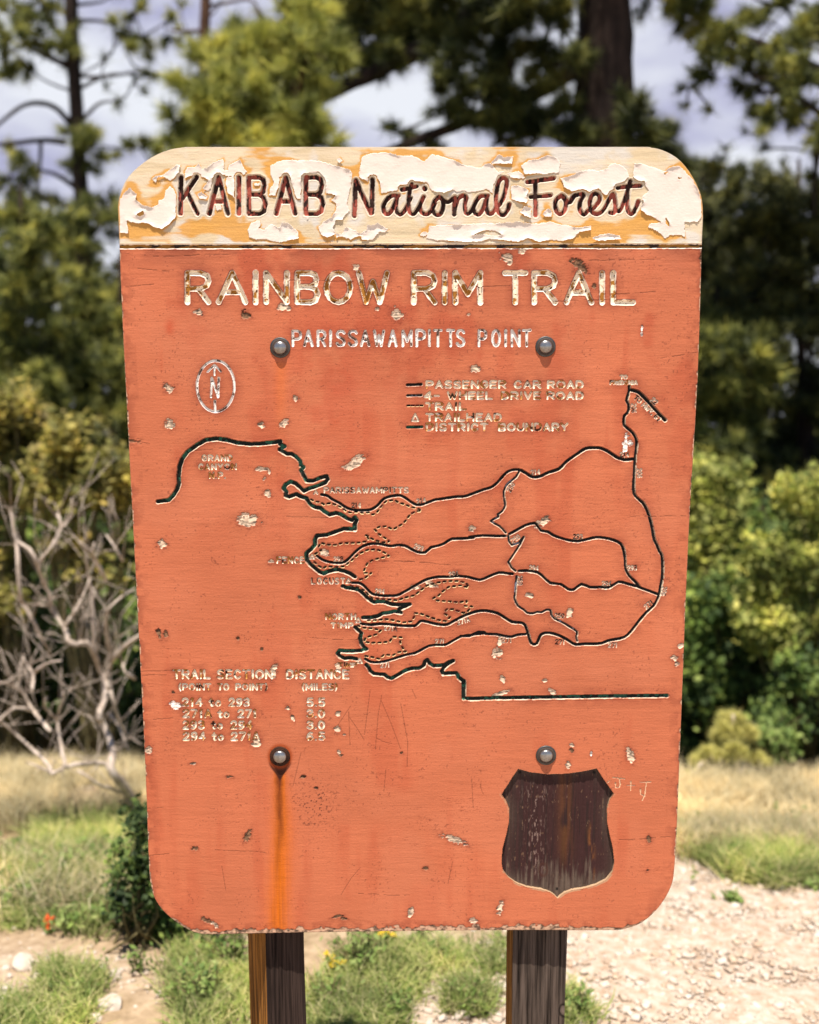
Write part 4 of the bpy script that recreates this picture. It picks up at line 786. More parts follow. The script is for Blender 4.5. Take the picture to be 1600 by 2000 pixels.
for i, q in enumerate([(274, 1312, 338, 1310), (278, 1320, 325, 1318), (252, 858, 292, 866), (720, 1096, 890, 1101), (255, 560, 300, 556), (270, 525, 330, 530), (300, 500, 460, 497), (560, 548, 690, 552), (1150, 508, 1290, 505), (1200, 575, 1290, 572), (286, 1672, 330, 1668), (280, 1580, 320, 1577), (1010, 745, 1100, 741), (560, 1010, 640, 1014),
        (1290, 700, 1360, 688), (1230, 1010, 1340, 1004), (300, 1405, 350, 1402), (610, 1245, 700, 1250), (420, 1660, 520, 1665), (700, 1745, 800, 1750), (1210, 1640, 1310, 1634), (930, 560, 1000, 556), (870, 700, 905, 705), (1080, 590, 1190, 586), (640, 1060, 700, 1056), (380, 880, 440, 876)]): crack(*q, 900 + i)
for q in ([(980, 1375), (1010, 1425)], [(120, 1380), (250, 1372)], [(130, 1405), (200, 1400)], [(95, 545), (150, 540)], [(60, 1170), (45, 1480)]): pass

OUT = np.vstack([ID([(232, 440), (231, 420), (231.5, 394), (242, 360), (261, 334), (295, 308), (329, 293), (362, 287.5), (400, 287), (800, 287), (1235, 287), (1262, 287.5), (1291, 292), (1322, 308), (1346, 334), (1365, 369), (1372.5, 398), (1373, 437), (1371, 485), (1363, 740), (1345, 1050), (1331, 1400), (1322, 1622), (1317, 1700), (1313, 1725), (1302, 1750), (1282, 1778), (1254, 1802), (1225, 1813), (1190, 1817), (1000, 1817), (800, 1818.5), (560, 1822), (420, 1825), (396, 1824.5), (372, 1818), (344, 1801), (318, 1778), (302, 1754), (295, 1728), (291, 1690), (283.5, 1490), (270, 1220), (251, 860), (238, 600)])])
OUTB = smooth_path(np.vstack([OUT, OUT[:1]]), 3)[:-1]; OUTB = to_board(OUTB)

# ---- height field of the board's face, 1 mm grid
GS = 0.00085
bx0, bx1 = OUTB[:, 0].min() - 0.004, OUTB[:, 0].max() + 0.004; bz0, bz1 = OUTB[:, 1].min() - 0.004, OUTB[:, 1].max() + 0.004
ax = np.arange(bx0, bx1, GS); az = np.arange(bz0, bz1, GS); BX, BZ = np.meshgrid(ax, az); BX = BX.astype(np.float32); BZ = BZ.astype(np.float32)
NZ, NX = BX.shape
def seg_window(a, b, pad):
    i0 = max(0, int((min(a[1], b[1]) - pad - bz0)/GS)); i1 = min(NZ, int((max(a[1], b[1]) + pad - bz0)/GS) + 2)
    j0 = max(0, int((min(a[0], b[0]) - pad - bx0)/GS)); j1 = min(NX, int((max(a[0], b[0]) + pad - bx0)/GS) + 2)
    return slice(i0, i1), slice(j0, j1)
def seg_dist(X, Z, a, b):
    d = b - a; L2 = float(d @ d) + 1e-12; t_ = np.clip(((X - a[0])*d[0] + (Z - a[1])*d[1])/L2, 0, 1)
    qx = a[0] + t_*d[0]; qz = a[1] + t_*d[1]; return np.hypot(X - qx, Z - qz), qx, qz
BT = np.full(BX.shape, 99., np.float32); BC = np.full(BX.shape, -1, np.int8); BD = np.full(BX.shape, 1., np.float32); BVO = np.zeros(BX.shape, np.float32); BHO = np.zeros(BX.shape, np.float32)
WOB = 0.16*(fbm(BX*330, BZ*330, 7, 3) - 0.5) + 0.22*(fbm(BX*90, BZ*90, 3, 2) - 0.5)
for P, hw, cls in STROKES:
    B = to_board(P); h_ = hw*mpp(P[0]); pad = max(2.2*h_, 0.016 if cls != SCRATCH else 0.003)
    if len(B) == 1: B = np.vstack([B, B])
    for a, b in zip(B[:-1], B[1:]):
        sl = seg_window(a, b, pad); X, Z = BX[sl], BZ[sl]
        if X.size == 0: continue
        d, qx, qz = seg_dist(X, Z, a, b); tt = d/h_
        better = tt < BT[sl]
        BT[sl] = np.where(better, tt, BT[sl]); BC[sl] = np.where(better, cls, BC[sl]); BVO[sl] = np.where(better, (Z - qz)/h_, BVO[sl]); BHO[sl] = np.where(better, (X - qx)/h_, BHO[sl])
        if cls not in (SCRATCH, CARVED, DIVIDE): BD[sl] = np.minimum(BD[sl], np.maximum(d - h_, 0))
BT = BT + WOB*np.where(BC == SCRATCH, 0, 1)
# outline
od = np.full(BX.shape, 1., np.float32); oqx = BX.copy(); oqz = BZ.copy()
for a, b in zip(OUTB, np.roll(OUTB, -1, 0)):
    sl = seg_window(a, b, 0.02); d, qx, qz = seg_dist(BX[sl], BZ[sl], a, b); k = d < od[sl]
    od[sl] = np.where(k, d, od[sl]); oqx[sl] = np.where(k, qx, oqx[sl]); oqz[sl] = np.where(k, qz, oqz[sl])
inside = poly_mask(BX, BZ, OUTB)
# photo pixel coordinates of each grid point (used only to place stains and chips where they are on the board)
_yy = CD; _zz = BZ - CH; _f = _yy*CT - _zz*ST; _u = _yy*ST + _zz*CT
PX = 800 + FPX*BX/_f; PY = 1000 - FPX*_u/_f
def lin(r, g, b): return np.array([((c/255.)/12.92 if c <= 10 else ((c/255. + .055)/1.055)**2.4) for c in (r, g, b)], np.float32)
def blend(c, col, w): return c + (np.asarray(col, np.float32) - c)*np.clip(w, 0, 1)[..., None]

def interior(polys, jit, seed):
    """signed distance (px, positive inside) to a set of flake outlines, edges torn by noise"""
    sd = np.full(BX.shape, -30., np.float32)
    for poly in polys:
        pb = to_board(poly); mx, mn = pb.max(0), pb.min(0); sl = seg_window(mn, mx, 0.02); X, Z = BX[sl], BZ[sl]
        d = np.full(X.shape, 1., np.float32)
        for a, b in zip(pb, np.roll(pb, -1, 0)): d = np.minimum(d, seg_dist(X, Z, a, b)[0])
        s = np.where(poly_mask(X, Z, pb), d, -d)/0.00086
        sd[sl] = np.maximum(sd[sl], s)
    return sd + jit*(fbm(BX*260, BZ*260, seed, 4, .6) - 0.5)*2

FL = [C1(q) for q in ([(35, 330), (60, 285), (95, 255), (105, 275), (130, 290), (125, 320), (155, 345), (205, 360), (235, 345), (240, 325), (265, 315), (275, 275), (300, 248), (320, 265), (335, 300), (342, 330), (342, 400), (315, 430), (300, 450), (260, 475), (215, 465), (190, 450), (165, 440), (125, 445), (75, 432), (85, 470), (85, 500), (38, 495)],
 [(205, 215), (225, 195), (265, 190), (300, 160), (340, 135), (355, 145), (350, 180), (330, 205), (300, 225), (270, 205), (240, 205), (225, 235)],
 [(375, 185), (390, 150), (430, 150), (450, 130), (470, 160), (500, 150), (525, 125), (575, 108), (583, 125), (580, 170), (600, 165), (605, 140), (640, 120), (665, 110), (690, 160), (708, 175), (690, 190), (640, 200), (590, 200), (560, 185), (520, 210), (520, 255), (500, 280), (470, 265), (500, 220), (450, 195), (400, 200), (380, 215)],
 [(590, 205), (640, 200), (645, 330), (620, 300), (600, 290), (590, 240)], [(440, 290), (465, 275), (480, 290), (500, 305), (490, 320), (450, 315)], [(535, 350), (565, 345), (575, 375), (540, 378)],
 [(705, 480), (720, 440), (765, 425), (775, 450), (760, 470), (790, 475), (825, 445), (850, 455), (870, 470), (880, 440), (915, 440), (945, 465), (970, 490), (970, 525), (930, 530), (880, 545), (840, 540), (800, 530), (745, 530), (712, 518)],
 [(820, 145), (860, 120), (920, 112), (1000, 115), (1060, 115), (1110, 125), (1150, 140), (1180, 145), (1215, 160), (1240, 165), (1250, 190), (1245, 240), (1230, 300), (1225, 340), (1235, 380), (1215, 400), (1200, 425), (1165, 430), (1150, 470), (1165, 500), (1120, 520), (1085, 505), (1070, 465), (1095, 435), (1140, 410), (1160, 380), (1165, 340), (1135, 325), (1160, 300), (1110, 290), (1105, 240), (1080, 195), (1000, 190), (985, 320), (955, 315), (930, 240), (905, 195), (870, 205), (880, 240), (850, 300), (815, 300), (820, 260), (840, 235), (820, 185)],
 [(1195, 500), (1210, 460), (1240, 470), (1270, 480), (1290, 495), (1320, 480), (1325, 455), (1360, 450), (1380, 440), (1440, 475), (1420, 495), (1390, 490), (1360, 530), (1335, 535), (1300, 530), (1290, 510), (1240, 530), (1195, 515), (1165, 520), (1160, 495)],
 [(1000, 405), (1060, 395), (1070, 410), (1010, 424)], [(735, 235), (770, 230), (772, 248), (738, 250)], [(1170, 105), (1185, 98), (1200, 120), (1185, 132), (1168, 120)])]
FL += [np.vstack([C1([(1400, 290), (1390, 230), (1370, 200), (1330, 230), (1300, 215), (1280, 200), (1290, 140), (1300, 95), (1340, 80), (1420, 72)]), C2([(10, 88), (60, 85), (125, 115), (165, 78), (270, 108), (330, 135), (410, 150), (430, 130), (460, 125), (500, 170), (520, 165), (555, 185), (545, 210), (500, 190), (475, 240), (470, 280), (440, 260), (410, 265), (360, 275), (320, 275), (290, 270), (270, 262), (220, 280), (160, 265), (140, 225), (60, 218), (30, 250), (0, 265)])])]
FL += [C2(q) for q in ([(455, 130), (500, 78), (525, 95), (575, 90), (568, 130), (520, 132)], [(610, 140), (650, 110), (700, 105), (745, 85), (790, 95), (815, 125), (805, 175), (760, 190), (700, 180), (630, 185), (625, 165)], [(535, 178), (600, 165), (625, 185), (640, 205), (590, 205), (555, 198)],
 [(560, 240), (600, 235), (650, 260), (660, 300), (640, 330), (600, 320), (565, 310)], [(605, 375), (630, 340), (665, 350), (668, 405), (630, 395)], [(720, 385), (745, 350), (770, 365), (770, 395), (735, 400)],
 [(810, 200), (850, 195), (900, 170), (960, 155), (1010, 165), (1040, 155), (1070, 125), (1110, 130), (1150, 160), (1162, 205), (1120, 225), (1085, 250), (1070, 280), (1040, 290), (1010, 270), (960, 270), (920, 260), (870, 270), (830, 250)],
 [(1180, 130), (1220, 125), (1290, 150), (1340, 165), (1360, 145), (1410, 140), (1440, 165), (1480, 210), (1510, 270), (1522, 320), (1525, 400), (1500, 425), (1440, 425), (1440, 500), (1420, 490), (1395, 490), (1365, 490), (1340, 510), (1300, 470), (1250, 450), (1260, 430), (1320, 425), (1280, 400), (1240, 385), (1215, 360), (1215, 300), (1255, 265), (1235, 235), (1215, 220), (1175, 200)],
 [(150, 440), (300, 435), (410, 430), (520, 425), (600, 420), (680, 430), (760, 420), (830, 435), (900, 450), (970, 440), (965, 465), (910, 475), (880, 505), (830, 520), (760, 515), (700, 525), (650, 505), (600, 525), (520, 515), (450, 510), (400, 525), (330, 525), (250, 520), (180, 515), (135, 505)],
 [(970, 505), (1010, 485), (1060, 478), (1110, 490), (1118, 510), (1060, 515), (1000, 520)], [(100, 485), (125, 468), (145, 475), (135, 495), (110, 498)])]
HOLES = [C2([(372, 488), (430, 466), (480, 468), (515, 486), (470, 490), (430, 482)]), C2([(1342, 402), (1358, 425), (1360, 445), (1345, 430)]), C1([(125, 400), (160, 380), (165, 395), (145, 408)]), C2([(1330, 178), (1352, 170), (1340, 184)]), C2([(1405, 200), (1420, 202), (1410, 207)])]
fsd = interior(FL, 1.7, 21); hsd = interior(HOLES, 0.8, 25)
fsd = np.minimum(fsd, -hsd); 
lipw = np.where(BC == HEADER, (BT - 1.55)*5.2, 30.); fsd = np.minimum(fsd, lipw + 1.2*(fbm(BX*150, BZ*150, 29, 3) - .5)*4)
fsd = np.where(PY < 474, np.minimum(fsd, (476 - PY)), -30.); fsd = np.minimum(fsd, od/0.00086 - 1.5)

is_head = PY < 480.5
g1 = fbm(BX*14, BZ*240, 31, 4); g2 = fbm(BX*40, BZ*700, 35, 3); cloud = fbm(BX*9, BZ*9, 41, 4); cloud2 = fbm(BX*24, BZ*24, 45, 4); fine = fbm(BX*230, BZ*230, 49, 3); fine2 = fbm(BX*480, BZ*480, 53, 2)
# --- header: grey bare plywood with ochre stain left round the flakes
wood = lin(206, 186, 152)*(0.78 + 0.42*g1[..., None]) ; wood = blend(wood, lin(206, 206, 206), sstep(.50, .68, cloud2)*.6); wood = blend(wood, lin(216, 198, 170), sstep(.42, .62, fbm(BX*12, BZ*60, 57, 4))*.7)
ochre = sstep(.50, .60, fbm(BX*13, BZ*19, 61, 4) + .22*np.exp(-np.clip(-fsd, 0, 30)/7) - .025 + .16*(g1 - .5) - .16*np.where(BC == HEADER, np.exp(-np.clip(BT - 1, 0, 9)/1.6), 0))
hcol = blend(wood, lin(202, 146, 66)*(0.86 + .3*g1[..., None]), ochre*.92)
# --- field: salmon red paint over plywood
red = lin(187, 105, 72)
fcol = red*(0.86 + 0.26*cloud[..., None])*(0.965 + 0.07*g2[..., None])
near_ = np.exp(-BD/0.0075); grime = near_*sstep(.22, .62, fbm(BX*60, BZ*90, 65, 4))*.85
fcol = blend(fcol, lin(128, 56, 38), grime*.8)
top = np.exp(-np.clip(PY - 486, 0, 999)/26)*sstep(.30, .62, fbm(BX*18, BZ*50, 69, 4)); fcol = blend(fcol, lin(120, 56, 40), top*.75)
blot = sstep(.56, .74, fbm(BX*16, BZ*11, 73, 4))*sstep(1250, 500, PY); fcol = blend(fcol, lin(165, 72, 46), blot*.6)
col_ = np.exp(-((PX - 640)/90)**2)*sstep(560, 640, PY)*sstep(1250, 900, PY)*sstep(.35, .6, cloud2); fcol = blend(fcol, lin(172, 74, 48), col_*.5)
vst = sstep(.52, .72, fbm(BX*26, BZ*3.2, 75, 4))*sstep(.35, .6, cloud); fcol = blend(fcol, lin(170, 78, 50), vst*.38)
lt = sstep(.55, .75, fbm(BX*7, BZ*7, 76, 4)); fcol = blend(fcol, lin(196, 118, 86), lt*.30)
sp = sstep(.76, .80, fbm(BX*300, BZ*300, 77, 2))*sstep(.40, .62, fbm(BX*20, BZ*20, 81, 3)); fcol = blend(fcol, lin(104, 50, 36), sp*.5)
cr1 = sstep(.012, .0, np.abs(fbm(BX*25, BZ*170, 85, 4) - .5))*sstep(.55, .7, fbm(BX*12, BZ*14, 89, 3)); fcol = blend(fcol, lin(120, 52, 34), cr1*.6)
bsp = sstep(.66, .78, fbm(BX*330, BZ*330, 93, 2))*np.exp(-((PX - 610)/50)**2 - ((PY - 1570)/55)**2)*1.0; fcol = blend(fcol, lin(80, 40, 30), bsp)
# rust run below the lower left bolt
dx_ = PX - (547 + 3*np.sin(PY/60.)) - 9*(fbm(BX*45 + 5, BZ*14, 96, 4) - .5) - 5*(fbm(BX*200, BZ*60, 94, 3) - .5); wr = 11 + 8*sstep(1500, 1700, PY); run = np.exp(-(np.abs(dx_)/wr)**2.4)*sstep(1492, 1512, PY)
soft = np.exp(-(np.abs(dx_)/(wr*1.6))**2)*sstep(1490, 1530, PY); fcol = blend(fcol, lin(200, 100, 50), soft*.5)
fcol = blend(fcol, lin(184, 92, 14)*(0.70 + .75*fbm(BX*330, BZ*9, 97, 4))[..., None], run*(.72 + .4*fbm(BX*260, BZ*16, 95, 3)))
core = np.exp(-((dx_ + 1.5)/6.0)**2)*sstep(1498, 1512, PY)*sstep(1760, 1530, PY)*(.7 + .6*(fbm(BX*200, BZ*20, 98, 3))); fcol = blend(fcol, lin(100, 42, 14), core*.9)
drip_shadow = sstep(1.15, .85, np.hypot((PX - 547)/(21 - 15*sstep(1490, 1524, PY)), (PY - 1492)/32)); fcol = blend(fcol, lin(46, 18, 10), drip_shadow*.93)  # dark teardrop paints the rust drip and the bolt's shadow together
ring = np.exp(-((np.hypot(PX - 547, PY - 1477) - 21)/4.)**2); fcol = blend(fcol, lin(150, 62, 18), ring*.8)
st2 = np.exp(-(np.abs(PX - 549)/12)**2)*sstep(700, 712, PY)*sstep(900, 720, PY); fcol = blend(fcol, lin(206, 108, 52), st2*.5)
dr = np.exp(-((PX - 328 - 5*np.sin(PY/30.))/9)**2)*sstep(610, 640, PY)*sstep(765, 735, PY)*sstep(.35, .6, fbm(BX*90, BZ*30, 99, 3)); fcol = blend(fcol, lin(176, 70, 40), dr*.6)
# worn edges
edge = od/0.00086; en = fbm(BX*75, BZ*75, 101, 4); bot = sstep(1790, 1800, PY)*sstep(600, 350, np.abs(PX - 800)*1.05)
wearw = 0.2 + 2.6*sstep(.5, .75, en) + bot*(4.0 + 9*np.clip(en - .28, 0, 1)*2)
worn = sstep(wearw + .8, wearw - .4, edge)
fcol = blend(fcol, lin(116, 48, 33), np.exp(-edge/16)*sstep(.38, .62, en)*(.55 + .4*bot))
fcol = blend(fcol, lin(166, 132, 108)*(.25 + 1.25*sstep(.25, .7, fbm(BX*190, BZ*260, 103, 4)))[..., None], worn)
hcol = blend(hcol, lin(150, 130, 112), sstep(2.4, .6, edge)*.5)
# chips knocked out of the paint: px, py, rx, ry, turn, 'w' pale wood / 'd' dark wood
CHIPS = [(330, 758, 9, 8, 0, 'w'), (331, 828, 8, 9, 40, 'w'), (511, 829, 6, 6, 0, 'w'), (554, 827, 9, 6, -30, 'w'), (578, 778, 5, 6, 0, 'w'), (692, 903, 22, 9, -32, 'w'), (512, 916, 11, 4, 0, 'w'), (526, 921, 3, 4, 0, 'w'), (516, 935, 3, 5, 20, 'w'), (522, 963, 9, 6, 25, 'w'), (484, 1016, 20, 11, 0, 'w'), (315, 1063, 8, 8, 0, 'w'),
 (311, 1239, 4, 9, -20, 'd'), (323, 1240, 5, 7, 0, 'd'), (388, 610, 8, 6, 10, 'w'), (482, 616, 9, 8, 30, 'd'), (555, 600, 10, 7, 0, 'w'), (736, 604, 4, 3, 0, 'w'), (775, 614, 13, 9, 45, 'w'), (697, 523, 7, 5, 0, 'w'), (993, 505, 14, 9, 15, 'w'), (1132, 518, 17, 8, 38, 'd'), (1020, 492, 8, 5, 0, 'w'), (1160, 559, 4, 4, 0, 'd'), (916, 614, 4, 3, 0, 'w'),
 (928, 720, 9, 7, 0, 'w'), (923, 1031, 8, 6, 20, 'w'), (1060, 1020, 14, 8, -25, 'w'), (1222, 868, 5, 18, 5, 'h'), (1230, 864, 6, 6, 0, 'h'), (973, 1275, 9, 10, 0, 'w'), (976, 1252, 4, 10, 0, 'w'), (1035, 1163, 7, 5, 25, 'w'), (1113, 1197, 6, 8, 10, 'w'), (981, 1324, 5, 8, -25, 'w'), (1065, 1329, 5, 4, 0, 'w'), (1077, 1350, 9, 5, 35, 'w'), (978, 1355, 17, 4, -22, 'w'),
 (888, 1640, 24, 6, 22, 'w'), (1232, 1475, 7, 13, -12, 'w'), (1117, 1455, 5, 4, 0, 'w'), (1117, 1466, 4, 4, 0, 'd'), (1110, 1493, 4, 8, 0, 'w'), (1155, 1473, 2, 5, 0, 'h'), (831, 1696, 5, 4, 0, 'd'), (977, 1772, 6, 13, 18, 'w'), (484, 1632, 5, 12, 25, 'd'), (380, 1657, 6, 5, 0, 'd'), (376, 1492, 6, 3, 0, 'w'), (448, 1517, 6, 3, 0, 'd'), (343, 1378, 10, 7, 20, 'h'), (562, 1382, 5, 6, -30, 'w'), (572, 1402, 3, 8, -15, 'w'),
 (290, 1465, 8, 7, 0, 'w'), (338, 1352, 3, 3, 0, 'd'), (660, 1395, 5, 5, 0, 'w'), (659, 1424, 7, 7, 0, 'w'), (673, 1435, 3, 2, 0, 'w'), (662, 1469, 3, 4, 0, 'w'), (666, 1476, 3, 3, 0, 'd'), (785, 1470, 3, 3, 0, 'd'), (617, 1539, 4, 3, 0, 'd'), (593, 1517, 6, 3, 0, 'd'), (1265, 1700, 3, 3, 0, 'd'), (1268, 1640, 5, 7, 0, 'd'), (1330, 1262, 5, 5, 0, 'w'), (1317, 1285, 7, 5, 0, 'w'), (1322, 1296, 4, 5, 0, 'w'), (1254, 640, 2, 6, 0, 'h'), (1254, 652, 2, 4, 0, 'h'),
 (802, 1782, 5, 10, 10, 'w'), (925, 1798, 8, 5, 0, 'w'), (660, 1790, 9, 3, -15, 'd'), (672, 1795, 6, 4, 0, 'd'), (405, 1798, 10, 5, 25, 'd'), (420, 1806, 9, 5, 30, 'w'), (585, 1168, 4, 4, 0, 'd'), (1371, 500, 5, 10, 0, 'd'), (465, 1248, 3, 5, 0, 'd'), (512, 1268, 3, 3, 0, 'd'), (809, 1147, 11, 5, -10, 'w'), (842, 1143, 10, 5, 20, 'w'), (633, 1080, 8, 7, 0, 'w'), (530, 1097, 7, 4, -20, 'w'), (535, 1310, 6, 14, 15, 'w'), (500, 1452, 8, 8, 0, 'w'), (660, 1303, 5, 9, -20, 'w')]
chip = np.zeros(BX.shape, np.float32); chipc = np.zeros(BX.shape + (3,), np.float32); cdark = np.zeros(BX.shape, np.float32)
for i, (px, py, rx, ry, an, kd) in enumerate(CHIPS):
    c = to_board((px, py)); m = mpp((px, py)); R = max(rx, ry)*m*2.6 + .004; sl = seg_window(c, c, R); X, Z = (BX[sl] - c[0])/m, -(BZ[sl] - c[1])/m
    a = math.radians(an); u = (X*math.cos(a) + Z*math.sin(a))/rx; v = (-X*math.sin(a) + Z*math.cos(a))/ry
    r = np.hypot(u, v) + 1.5*(fbm(BX[sl]*170 + i*7, BZ[sl]*210, 111, 3) - .5) + .5*(fbm(BX[sl]*480 + i*3, BZ[sl]*480, 115, 2) - .5)
    w_ = sstep(1.08, .92, r); base = {'w': lin(196, 172, 148), 'd': lin(112, 82, 60), 'h': lin(236, 222, 210)}[kd]
    cc_ = base*(0.20 + 1.35*sstep(.18, .72, fbm(BX[sl]*140 + i, BZ[sl]*420, 119, 3)))[..., None]
    chipc[sl] = np.where((w_ > chip[sl])[..., None], cc_, chipc[sl]); chip[sl] = np.maximum(chip[sl], w_); cdark[sl] = np.maximum(cdark[sl], np.exp(-np.clip(r - 1, 0, 9)/.8))
nick = np.exp(-((PY - 860 - (PX - 252)*.16)/5)**2)*sstep(300, 255, PX); nickn = nick*sstep(.4, .6, fbm(BX*160, BZ*420, 121, 3))
chip = np.maximum(chip, nickn); chipc = np.where((nickn > .3)[..., None], lin(120, 84, 60)*(.5 + fine[..., None]), chipc)
fcol = blend(fcol, lin(110, 46, 32), cdark**2*.75*(1 - chip)); fcol = np.where(chip[..., None] > 0.02, fcol*(1 - chip[..., None]) + chipc*chip[..., None], fcol)
coat = np.where(is_head[..., None], hcol, fcol)
# --- routed strokes: paint inside, bare cream lip on the walls, some light and shade painted in
def inside_paint(cls, a, b, n, lo, hi): 
    return blend(np.broadcast_to(a, BX.shape + (3,)).copy(), b, sstep(lo, hi, n))
patch = fbm(BX*110, BZ*110, 131, 4); patch2 = fbm(BX*210, BZ*260, 137, 3)
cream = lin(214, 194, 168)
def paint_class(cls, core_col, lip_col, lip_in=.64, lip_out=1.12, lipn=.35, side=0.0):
    global coat
    m_ = (BC == cls); 
    if not m_.any(): return
    t_ = BT; c = coat[m_]; cc__ = core_col[m_] if core_col.ndim == 3 else np.broadcast_to(core_col, c.shape)
    tt = t_[m_]; nn2 = patch2[m_]
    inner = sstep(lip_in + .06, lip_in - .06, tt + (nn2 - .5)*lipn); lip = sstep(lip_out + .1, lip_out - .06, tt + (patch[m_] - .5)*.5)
    if side: sd_ = sstep(-.45, .35, -BVO[m_]*.85 + BHO[m_]*.6); lip = lip*(1 - side + side*sd_); inner = np.maximum(inner, sstep(1.02, .9, tt)*(1 - sd_)*side)  # side: cream wear kept to sunlit walls, painting in their light and shade
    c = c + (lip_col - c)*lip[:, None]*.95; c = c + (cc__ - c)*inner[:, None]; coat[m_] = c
salmon_shade = inside_paint(HEADER, lin(158, 80, 66), lin(46, 24, 18), fbm(BX*220, BZ*80, 141, 4) + .07*np.clip(BVO, -1, 1), .44, .54)  # dark worn patches, denser toward stroke tops to paint in their shade
coat_w = lin(205, 190, 170)
paint_class(HEADER, salmon_shade, coat_w, .80, 1.35)
ttl = inside_paint(TITLE, lin(238, 222, 196), lin(160, 108, 40), patch + .14*np.clip(BVO, -1, 1), .54, .60); ttl = blend(ttl, lin(84, 54, 32), sstep(.68, .74, patch2))
paint_class(TITLE, ttl, lin(236, 222, 204), .86, 1.16)
sb = inside_paint(SUB, lin(232, 226, 220), lin(110, 84, 70), patch + .05*BVO, .55, .66); sb = blend(sb, lin(64, 42, 34), sstep(.64, .72, patch2)); paint_class(SUB, sb, lin(226, 214, 204), .8, 1.15)
lg = inside_paint(LEGEND, lin(240, 226, 204), lin(186, 132, 66), patch + .08*BVO, .56, .64); lg = blend(lg, lin(66, 38, 26), sstep(.68, .74, fbm(BX*55, BZ*75, 145, 4) + .05*BVO)); paint_class(LEGEND, lg, lin(214, 180, 138), .85, 1.0)
nm = inside_paint(NUM, lin(224, 206, 184), lin(58, 36, 28), patch + .08*BVO, .54, .62); paint_class(NUM, nm, lin(214, 190, 160), .7, 1.0)
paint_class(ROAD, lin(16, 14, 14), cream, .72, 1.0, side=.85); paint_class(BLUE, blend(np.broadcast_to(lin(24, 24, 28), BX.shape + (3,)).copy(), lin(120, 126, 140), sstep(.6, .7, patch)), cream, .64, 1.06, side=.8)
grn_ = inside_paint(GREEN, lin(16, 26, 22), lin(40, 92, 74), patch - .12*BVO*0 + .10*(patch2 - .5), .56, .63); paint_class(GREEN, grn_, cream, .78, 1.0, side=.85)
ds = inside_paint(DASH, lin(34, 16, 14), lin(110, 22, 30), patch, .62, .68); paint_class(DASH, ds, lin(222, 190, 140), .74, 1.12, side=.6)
dv = inside_paint(DIVIDE, lin(150, 104, 40), lin(46, 32, 22), fbm(BX*60, BZ*300, 151, 3) + .10*BVO, .48, .58); paint_class(DIVIDE, dv, lin(232, 218, 204), .74, 1.05)
paint_class(CARVED, lin(214, 176, 140)*np.ones(BX.shape + (3,), np.float32), lin(176, 86, 58), .85, 1.1)
m_ = np.isin(BC, (TITLE, SUB, LEGEND, NUM, DASH)) & ~is_head      # grime and painted shadow along the lip of the routed letters, heaviest upper left
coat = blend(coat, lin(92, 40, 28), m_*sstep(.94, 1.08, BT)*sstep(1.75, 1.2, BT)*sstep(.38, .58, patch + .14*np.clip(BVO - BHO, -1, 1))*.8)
m_ = (BC == SCRATCH) & (BT < 1) & (chip < .2); coat[m_] = coat[m_]*.60
# --- relief
Y = np.zeros(BX.shape, np.float32)
dep = np.zeros(BX.shape, np.float32)
for c_, d_ in DEPTH.items(): dep[BC == c_] = d_*1e-3
prof = np.clip((1.04 - BT)/.40, 0, 1); prof = prof*prof*(3 - 2*prof)
deepn = 1 + .25*(patch - .5)
Y += dep*prof*deepn
Y -= np.where((BC >= 0) & (BC != SCRATCH), 0.00035*np.exp(-((BT - 1.25)/.22)**2), 0)      # raised burr along each routed line
Y += chip*(0.0013 + .0009*(fine - .5)) - 0.0004*cdark*(1 - chip)*fine
Y += worn*~is_head*0.0006
Y += 0.00014*(g2 - .5) + 0.00035*(fbm(BX*22, BZ*120, 161, 3) - .5) + .00022*(fine2 - .5)
# shield recess
SHO = C8([(568, 240), (640, 260), (740, 272), (850, 268), (940, 256), (1025, 238), (1075, 312), (1125, 385), (1102, 420), (1086, 470), (1085, 540), (1100, 620), (1120, 700), (1128, 780), (1118, 838), (1080, 885), (1020, 915), (950, 935), (880, 945), (840, 960), (815, 978), (798, 995), (780, 976), (755, 958), (700, 940), (620, 928), (560, 905), (510, 870), (480, 830), (472, 780), (478, 700), (500, 620), (516, 540), (515, 470), (498, 428), (470, 390), (520, 312)])
SHB = to_board(SHO); sl = seg_window(SHB.min(0), SHB.max(0), 0.02); ss = np.full(BX[sl].shape, 1., np.float32)
for a, b in zip(SHB, np.roll(SHB, -1, 0)): ss = np.minimum(ss, seg_dist(BX[sl], BZ[sl], a, b)[0])
ss = np.where(poly_mask(BX[sl], BZ[sl], SHB), ss, -ss)/0.00086
SH = np.full(BX.shape, -30., np.float32); SH[sl] = ss; SH += 1.0*(fbm(BX*120, BZ*120, 171, 3) - .5)
coat = np.where((np.abs(SH + 1.2) < 2.0)[..., None] , blend(coat, lin(184, 150, 116), sstep(.40, .6, en) * .75*np.maximum(sstep(1690, 1712, PY), sstep(1545, 1562, PY)*sstep(1600, 1580, PY))), coat)
grain = fbm(BX*330, BZ*7, 175, 4); grain2 = fbm(BX*70, BZ*5, 179, 4)
hole = SH < 1.2            # the face stops at the shield's rim
